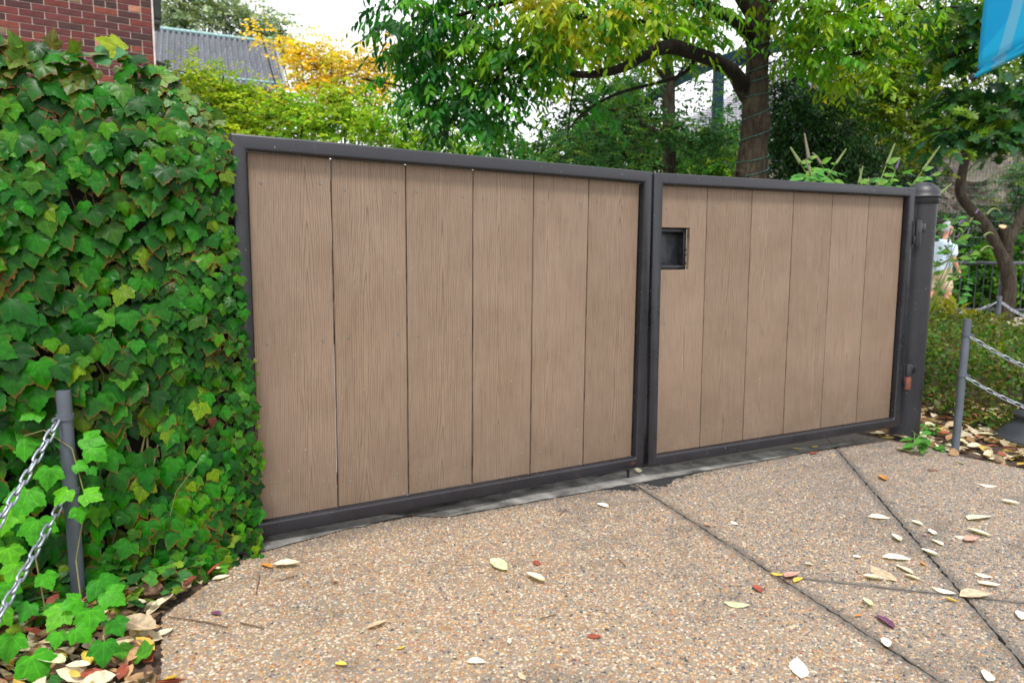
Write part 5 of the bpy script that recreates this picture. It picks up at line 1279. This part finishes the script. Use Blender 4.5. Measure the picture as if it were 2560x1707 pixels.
m = MB(); m.add(V, [(j*(nxr+1)+i, j*(nxr+1)+i+1, (j+1)*(nxr+1)+i+1, (j+1)*(nxr+1)+i) for j in range(nzr) for i in range(nxr)]); m.wbuild('stone', M['rock'], rk, smooth=True, angle=25)
tw_ = empty('timber_ledge', (3.4, .55, -.1), 'weathered pale ledge just behind the right gate post', 'wall')
a, b = dd(1990, 445, 4.75), dd(2135, 423, 4.75); m = MB(); zt = float(b[2]); 
V = [a*[1, 1, 0]+[0, 0, -.1], b*[1, 1, 0]+[0, 0, -.1], b, a]; V += [v+FH*.16 for v in V]
m.add(V, [(0, 1, 2, 3), (7, 6, 5, 4), (3, 2, 6, 7), (0, 4, 5, 1), (1, 5, 6, 2), (0, 3, 7, 4)]); m.wbuild('plank', M['timber'], tw_, bevel=.012)

# ------------------------------------------------------------------ butterfly bushes behind the gate and round the post
SPK = attr_mat('flower_spike_tissue', .8, .5, 90, .6)
def spike(root, inv, p0, p1, r, col, curl=0.):
    n = 15; pts = []; rad = []
    for i in range(n):
        t = i/(n-1); q = p0+(p1-p0)*t+ZU*(4*curl*t*(1-t)); pts.append(q); rad.append(r*(1-.62*t)*(1.12 if i % 2 else .82)*(.35 if i == n-1 else 1))
    m = MB(); m.tube(pts, rad, 7); o = m.wbuild('flower_spike', SPK, root, smooth='all'); o.color = (*col, 1)
def c4_(X, Y): return (2000+X/3.139)/K, (Y/3.139)/K
def c9_(X, Y): return (2300+X/5.6)/K, (520+Y/5.6)/K
GR_, BRN, PUR = (.16, .21, .07), (.17, .15, .10), (.15, .10, .20)
def butterfly(label, x, D, spikes, nleaf, box, ls=1.):
    t_ = empty('butterfly_bush', base_of(x, D), label, 'shrub', 'butterfly bushes behind the gate'); inv = parent_matrix(t_).inverted(); b = base_of(x, D); m = MB()
    for (xa, ya), (xb, yb), r, col, curl in spikes:
        Dq = D+random.uniform(-.25, .25); p0, p1 = dd(xa, ya, Dq), dd(xb, yb, Dq); spike(t_, inv, p0, p1, r, col, curl)
        if ls < 1 and random.random() < .6: continue
        mid_ = p0-norm(p1-p0)*.18; mid_[2] = min(mid_[2], p0[2]-.05); m.tube([b+[random.uniform(-.15, .15), random.uniform(-.15, .15), 0], (b+mid_)/2+[0, 0, .1], mid_, p0], [.005, .004, .003, .0022], 5)
        for k in range(3):
            q = p0-norm(p0-mid_)*.02*k-(p0-mid_)*.3*k; s = random.choice((-1, 1)); d = RH*s*random.uniform(.5, 1)+ZU*random.uniform(-.3, .6)-FH*.3
            place_leaf(WEED_ME, 'leaf', q, leaf_frames(d[None], (ZU*.6-FH*.8)[None])[0], random.uniform(.05, .09), (.12, .27, .03), t_, inv)
    for k in range(nleaf):
        q = dd(random.uniform(box[0], box[1]), random.uniform(box[2], box[3]), D+random.uniform(-.3, .3)); a_ = random.uniform(0, 6.28); d = RH*math.cos(a_)+FH*math.sin(a_)*.6+ZU*random.uniform(-.5, .4)
        place_leaf(WEED_ME, 'leaf', q, leaf_frames(d[None], (ZU*.8-FH*.6+RH*random.gauss(0, .3))[None])[0], ls*random.uniform(.07, .13), np.array((.05, .18, .03))*random.uniform(.7, 1.8), t_, inv)
    m.wbuild('stems', M['stem'], t_, smooth='all')
s9 = lambda a, b, r, c, curl=0.: (c4_(*a), c4_(*b), r*.8, c, curl)
butterfly('butterfly bush with tall green spikes left of the round post', 1880, 4.9, [s9((70, 1250), (35, 1045), .017, BRN), (( 1838, 375), (1815, 338), .015, GR_, .0), s9((165, 1290), (95, 1200), .014, BRN, .01), s9((280, 1290), (365, 1165), .014, GR_), ((1862, 400), (1850, 365), .010, BRN, 0.)], 26, (1825, 1930, 385, 440))
butterfly('butterfly bush with short spikes midway along the right leaf', 2010, 4.9, [s9((460, 1440), (495, 1300), .012, GR_), s9((530, 1440), (540, 1390), .010, BRN), s9((600, 1440), (615, 1390), .010, BRN), s9((478, 1420), (470, 1320), .010, GR_)], 8, (1965, 2060, 410, 440))
butterfly('butterfly bush with green spikes right beside the domed cap', 2090, 4.7, [s9((680, 1290), (745, 1125), .014, GR_), s9((750, 1330), (785, 1240), .011, PUR), s9((960, 1340), (1100, 1145), .014, GR_), s9((1035, 1380), (1125, 1335), .010, BRN), s9((1100, 1520), (1195, 1440), .012, GR_)], 10, (2040, 2130, 395, 440))
s5 = lambda a, b, r, c, curl=0.: (c9_(*a), c9_(*b), r*.75, c, curl)
butterfly('butterfly bush with purple spikes screening the walking person', 2075, 5.0, [s5((500, 190), (530, 80), .010, PUR), s5((590, 210), (620, 140), .010, PUR), s5((640, 450), (695, 280), .012, PUR), s5((395, 480), (430, 280), .011, PUR), s5((350, 520), (395, 610), .011, BRN), s5((460, 470), (480, 330), .010, GR_), s5((930, 100), (1150, 110), .013, GR_, .05), s5((890, 400), (1040, 375), .012, GR_, .02), s5((840, 620), (1030, 580), .013, GR_, .03), s5((290, 790), (460, 690), .012, GR_), s5((420, 1000), (560, 925), .011, GR_), s5((540, 250), (590, 160), .011, PUR), s5((690, 210), (740, 130), .011, GR_), s5((610, 720), (655, 650), .010, PUR), s5((210, 1160), (235, 1060), .008, PUR), s5((520, 420), (560, 340), .010, PUR), s5((700, 640), (730, 580), .010, PUR), s5((780, 80), (820, 10), .012, PUR), s5((230, 800), (250, 730), .01, BRN)], 70, (2142, 2235, 480, 690), .6)

# ------------------------------------------------------------------ railing, lamp post, banner
rl = empty('railing', dd(2260, 700, 13.4)*[1, 1, 0]+[0, 0, -.1], 'dark metal railing beside the far path', 'railing')
r0_, r1_ = dd(2090, 604, 13.4), dd(2520, 604, 13.4); zr = float(dd(2260, 604, 13.4)[2]); zb = float(dd(2260, 712, 13.4)[2])
rdir = norm((r1_-r0_)*[1, 1, 0]); Lr = np.linalg.norm((r1_-r0_)[:2])
def rp(s, z): return np.array([*(r0_[:2]+rdir[:2]*s), z])
for z, rad in ((zr, .032), (zb, .024)):
    m = MB(); m.tube([rp(0, z), rp(Lr, z)], rad, 10); m.wbuild('rail', M['rail'], rl, smooth=True)
k = 0; s = .1
BAR = None
while s < Lr:
    m = MB(); m.tube([rp(s, zb-.01), rp(s, zr)], .0095, 6); m.wbuild('baluster', M['rail'], rl, smooth=True); s += .152
for s in (.02, Lr/2, Lr-.02):
    m = MB(); m.tube([rp(s, -.2), rp(s, zr+.01)], .028, 8); m.wbuild('post', M['rail'], rl, smooth=True)
LB = on_ground(2588, 1106); LB[2] = -.09
lp = empty('lamp_post', LB, 'charcoal cast iron lamp post base at the right edge', 'lamp post')
m = MB(); m.lathe([(.215, -.02), (.215, .02), (.205, .035), (.195, .04), (.175, .07), (.135, .11), (.112, .135), (.11, .15), (.122, .155), (.125, .17), (.115, .185), (.095, .20), (.085, .26), (.082, .40)], n=36); m.build('base', M['lamp'], lp, smooth=True)
m = MB(); m.lathe([(.062, .40), (.058, 2.), (.05, 3.6), (.08, 3.62), (.05, 3.66), (.02, 3.75), (.0, 3.76)], n=24); m.build('pole', M['lamp'], lp, smooth=True)
ball = dd(2238, 177, 5.02); hd = norm((ball-LB)*[1, 1, 0]); zb_ = float(ball[2]); ext = np.linalg.norm((ball-LB)[:2])
for z in (zb_, zb_+1.25):
    m = MB(); a = np.array([LB[0], LB[1], z]); e = a+hd*(ext-.01); m.tube([a+hd*.04, e], .011, 10)
    m.wbuild('banner_arm', M['lamp'], lp, smooth=True)
    m = MB(); prof = [(.0, -.027)]+[(.027*math.cos(q), .027*math.sin(q)) for q in np.linspace(-1.4, 1.4, 9)]+[(0, .027)]; m.lathe(prof, (e+hd*.02), 14); m.wbuild('finial', M['lamp'], lp, smooth='all')
mb_, n, l, bs = mat_new('blue_banner_cloth'); tt = NT(mb_)
uvn = n.new('ShaderNodeUVMap'); u, v, _ = tt.sep(uvn.outputs[0])
q1 = tt.math('SUBTRACT', u, tt.math('MULTIPLY', v, .55)); s1 = tt.math('MULTIPLY', tt.smooth(q1, .20, .205), tt.math('SUBTRACT', 1., tt.smooth(q1, .36, .365)))
q2 = tt.math('ADD', v, tt.math('MULTIPLY', u, -.30)); s2_ = tt.math('SUBTRACT', 1., tt.smooth(q2, .13, .135))
q3 = tt.math('ADD', v, tt.math('MULTIPLY', u, .55)); s3_ = tt.smooth(q3, .62, .63)
c = tt.mix(s2_, (.0, .46, .82), (.01, .56, .88)); c = tt.mix(s3_, c, (.0, .38, .74)); c = tt.mix(tt.math('MULTIPLY', s1, .85), c, (.22, .62, .84))
weave = tt.noise(tt.mapping(uvn.outputs[0], (160, 300, 1)), 1., 2, .6)
l.new(c, bs.inputs['Base Color']); bs.inputs['Roughness'].default_value = .6; l.new(tt.bump(weave, .25, .002), bs.inputs['Normal'])
trn = n.new('ShaderNodeBsdfTranslucent'); msx = n.new('ShaderNodeMixShader'); msx.inputs[0].default_value = .3; l.new(c, trn.inputs[0]); l.new(bs.outputs[0], msx.inputs[1]); l.new(trn.outputs[0], msx.inputs[2]); l.new(msx.outputs[0], n['Material Output'].inputs[0])
bn = empty('banner', (ball[0], ball[1], zb_), 'blue cloth banner with paler diagonal stripe hung from the lamp post', 'banner')
def cloth(nm, z0, z1, uo, vo, off, mat):
    nu, nv = 14, 16; V = []; UV = []
    for j in range(nv+1):
        for i in range(nu+1):
            u_, v_ = i/nu, j/nv; s_ = .035+(ext-.10)*u_; wv = .014*math.sin(u_*5+v_*3)+.008*math.sin(u_*13-v_*6)
            side_ = np.cross(hd, ZU); p = np.array([ball[0], ball[1], 0])-hd*s_+side_*(wv*(.3+v_)+off)+ZU*(z0+(z1-z0)*v_); V.append(p); UV.append((u_, vo[0]+(vo[1]-vo[0])*v_))
    m = MB(); m.add(V, [(j*(nu+1)+i, j*(nu+1)+i+1, (j+1)*(nu+1)+i+1, (j+1)*(nu+1)+i) for j in range(nv) for i in range(nu)])
    me = m.mesh(nm, smooth='all'); ul = me.uv_layers.new(name='UVMap')
    for lo in me.loops: ul.data[lo.index].uv = UV[lo.vertex_index]
    o = world_child(nm, me, mat, bn); sm = o.modifiers.new('thick', 'SOLIDIFY'); sm.thickness = .0015; return o
cloth('cloth', zb_+.045, zb_+1.24, 0, (.05, 1), .0, mb_)
m = MB(); a = ball-hd*.035; b_e = ball-hd*(ext-.06); m.tube([a, (a+b_e)/2, b_e], .016, 12)
m.v = [v for v in m.v]; me = m.mesh('hem_sleeve', smooth=True); ul = me.uv_layers.new(name='UVMap')
for lo in me.loops:
    co = me.vertices[lo.vertex_index].co; ul.data[lo.index].uv = ((np.array(co)-a)@(-hd)/(ext-.1), .03)
world_child('hem_sleeve', me, mb_, bn)
cloth('hem', zb_+.012, zb_+.05, 0, (.0, .05), -.004, mb_)

# ------------------------------------------------------------------ low planting on the right bed
def bed_plants(name, label, cat, area, n, hfun, pal, leaf, seed, T=OV_T, up=(.3, 1.), kind='stuff', k=6, L=.12):
    rg = np.random.default_rng(seed); x = rg.uniform(area[0], area[1], n); y = rg.uniform(area[2], area[3], n); h = hfun(x, y); ok_ = h > 0; x, y, h = x[ok_], y[ok_], h[ok_]; n = len(x)
    z = -.09+h*rg.uniform(.15, 1, n)**.6; th = rg.uniform(0, 6.283, (n, k)); p = np.stack([x, y, z], -1)[:, None]+rg.normal(0, L*.5, (n, k, 3))*[1, 1, .6]
    d = np.stack([np.cos(th), np.sin(th), rg.uniform(up[0], up[1], (n, k))], -1); nn = np.stack([rg.normal(0, .6, (n, k)), rg.normal(0, .6, (n, k))-.3, np.ones((n, k))], -1)
    p_ = np.array(pal); c = p_[rg.integers(0, len(pal), n)][:, None]*rg.uniform(.6, 1.3, (n, k, 1))
    p = p.reshape(-1, 3); p[:, 2] = np.maximum(p[:, 2], -.085)
    me = cloud(name, T[0], T[1], T[2], p, leaf_frames(d.reshape(-1, 3), nn.reshape(-1, 3)), rg.uniform(*leaf, n*k), c.reshape(-1, 3))
    o = link(name, me, M['leaf']); o['kind'] = kind; return tag(o, label, cat)
def hb(x, y):
    e = np.minimum.reduce([(x-4.55-.25*np.sin(y*3)-.25*np.clip(-y, 0, 9))/.5, (9.4-x)/.8, (y+2.6)/.6, (3.4-y)/.5]); return np.clip(e, 0, 1)**.5*(.42+.06*np.sin(x*4+y*3)+.05*np.sin(x*9-y*7))*(e > 0)
bed_plants('low_shrub_bed', 'low mass of olive and rusty small leaved shrubs behind the chain post', 'ground cover', (4.4, 9.4, -2.6, 3.4), 10500, hb, [(.04, .13, .012), (.07, .16, .012), (.03, .10, .012), (.10, .12, .02), (.12, .09, .03), (.06, .16, .02), (.15, .19, .02)], (.03, .055), 51, k=7, L=.10)
m = MB(); r = random.Random(2)
for i in range(700):
    x, y = r.uniform(4.6, 9.2), r.uniform(-2.4, 3.2); h = float(hb(np.array(x), np.array(y)))
    if h > .1: m.tube([(x, y, -.1), (x+r.gauss(0, .06), y+r.gauss(0, .06), -.09+h*.97)], [.004, .002], 3, cap=False)
o = m.build('bed_stems', M['twig']); o['kind'] = 'stuff'; tag(o, 'thin brown stems within the low shrub bed', 'ground cover')
def hl(x, y): c = np.hypot((x-9.2)/1.1, (y-3.2)/1.4); return np.where(c < 1, .48*(1-c**2)+.12, 0)
bed_plants('yellow_leaf_clump', 'yellow green strappy leaves beyond the low shrub bed', 'plant', (7.9, 10.5, 1.6, 4.8), 330, hl, [(.30, .33, .03), (.42, .36, .03), (.15, .27, .03)], (.14, .24), 52, T=NARROW_T, up=(.6, 1.6), k=5, L=.12)

# ------------------------------------------------------------------ the walking person
pz = at(2344, 800, 12.7); pp = empty('person', (pz[0], pz[1], -.07), 'person with grey hair in pale blue shirt and khaki shorts walking right', 'person')
pp.rotation_euler = (0, 0, math.atan2(RH[1], RH[0])+.12)
SKIN = simple('skin', (.55, .27, .18), .55, 0, 30, .12, .1); SHIRT = simple('pale_blue_shirt', (.55, .68, .82), .85, 0, 14, .15, .4, bscale=18, bdist=.03)
SHORT = simple('khaki_shorts', (.50, .42, .29), .9, 0, 14, .15, .4, bscale=18, bdist=.03); HAIR = simple('grey_hair', (.42, .43, .45), .7, 0, 60, .35, .8, bscale=120, bdist=.01); SHOE = simple('dark_shoe', (.05, .05, .055), .7)
def skin_obj(name, verts, edges, mat, parent, root=0, sub=2):
    me = bpy.data.meshes.new(name); me.from_pydata([v[:3] for v in verts], edges, []); o = link(name, me, mat, parent)
    me.materials.clear(); md = o.modifiers.new('skin', 'SKIN'); md.use_smooth_shade = True
    sv = me.skin_vertices[0].data if me.skin_vertices else None
    if sv is None:
        bpy.context.view_layer.objects.active = o; 
    for i, v in enumerate(verts): me.skin_vertices[0].data[i].radius = (v[3], v[4] if len(v) > 4 else v[3]); me.skin_vertices[0].data[i].use_root = (i == root)
    o.modifiers.new('sub', 'SUBSURF').levels = sub; o.modifiers['sub'].render_levels = sub
    dg = bpy.context.evaluated_depsgraph_get(); ev = o.evaluated_get(dg); me2 = bpy.data.meshes.new_from_object(ev); o.modifiers.clear(); o.data = me2
    me2.materials.clear(); me2.materials.append(mat); me2.polygons.foreach_set('use_smooth', [True]*len(me2.polygons)); return o
V = [(0,0,.95,.12,.14),(0,0,1.15,.115,.13),(.01,0,1.33,.12,.155),(.02,0,1.46,.07,.075),(.035,0,1.54,.052,.052),(.06,0,1.61,.072,.068),(.065,0,1.68,.092,.078),(.06,0,1.745,.072,.062),(.155,0,1.655,.014,.014)]
Ed = [(0,1),(1,2),(2,3),(3,4),(4,5),(5,6),(6,7),(6,8)]
def addv(v, j): V.append(v); Ed.append((j, len(V)-1)); return len(V)-1
for sgn, el, wr in ((-1, (.0, -.27, 1.14), (.13, -.25, .93)), (1, (-.08, .27, 1.15), (.10, .25, .95))):
    a = addv((.0, sgn*.17, 1.43, .06), 2); a = addv((.0, sgn*.215, 1.38, .052), a); a = addv((*el, .038), a); a = addv((*wr, .026), a)
    w_ = np.array(wr); h_ = addv((*(w_+[.03, 0, -.05]), .03, .02), a)
    for fi in range(4):
        q = w_+[.055-.012*fi, sgn*(-.03+.018*fi), -.085]; b_ = addv((*q, .009), h_); b_ = addv((*(q+[-.002, 0, -.03+.004*abs(fi-1)]), .008), b_); addv((*(q+[-.018, 0, -.05+.005*abs(fi-1)]), .007), b_)
    b_ = addv((*(w_+[.06, -sgn*.035, -.045]), .010), h_); addv((*(w_+[.075, -sgn*.03, -.075]), .008), b_)
for sgn, kn, an_, to in ((-1, (.09, -.10, .50), (.06, -.10, .09), (.20, -.10, .035)), (1, (-.06, .10, .50), (-.33, .10, .16), (-.24, .10, .04))):
    a = addv((0, sgn*.09, .88, .095), 0); a = addv((*kn, .058), a); mid_ = (np.array(kn)+np.array(an_))/2; a = addv((mid_[0]-.015, mid_[1], mid_[2]+.04, .052), a); a = addv((*an_, .036), a); addv((*to, .035), a)
skin_obj('body', V, Ed, SKIN, pp)
V = [(0,0,.80,.165,.185),(0,0,1.02,.155,.175),(.01,0,1.32,.145,.185),(.015,0,1.45,.085,.105)]; Ed = [(0,1),(1,2),(2,3)]
for sgn, el in ((-1, (.0, -.265, 1.16)), (1, (-.07, .265, 1.17))): a = addv((0, sgn*.17, 1.42, .08), 2); a = addv((0, sgn*.225, 1.36, .078), a); addv((*el, .074), a)
skin_obj('shirt', V, Ed, SHIRT, pp)
V = [(0,0,1.06,.13,.155),(0,0,.90,.145,.175)]; Ed = [(0,1)]
for sgn, kn in ((-1, (.08, -.10, .53)), (1, (-.05, .10, .53))): a = addv((.0, sgn*.085, .82, .115), 1); a = addv(((kn[0])*.5, sgn*.095, .68, .108), a); addv((*kn, .104), a)
skin_obj('shorts', V, Ed, SHORT, pp)
V = [(.0,0,1.60,.05,.07),(.0,0,1.70,.085,.086),(.045,0,1.765,.075,.075),(.105,0,1.775,.04,.06)]; Ed = [(0,1),(1,2),(2,3)]; skin_obj('hair', V, Ed, HAIR, pp)
for sgn, an_, to in ((-1, (.06, -.10, .075), (.20, -.10, .045)), (1, (-.33, .10, .15), (-.23, .10, .045))):
    V = [(an_[0]-.04, an_[1], an_[2]-.02, .045), (an_[0]+.03, an_[1], an_[2]-.015, .05), (*to, .045)]; skin_obj('shoe', V, [(0, 1), (1, 2)], SHOE, pp, sub=1)
m = MB(); m.box((.142, -.07, 1.675), (.150, -.008, 1.70)); m.box((.142, .008, 1.675), (.150, .07, 1.70)); m.box((.05, -.083, 1.688), (.146, -.079, 1.695)); m.box((.143, -.0075, 1.69), (.148, .0075, 1.695)); m.build('glasses', M['dark_metal'], pp, bevel=.002)
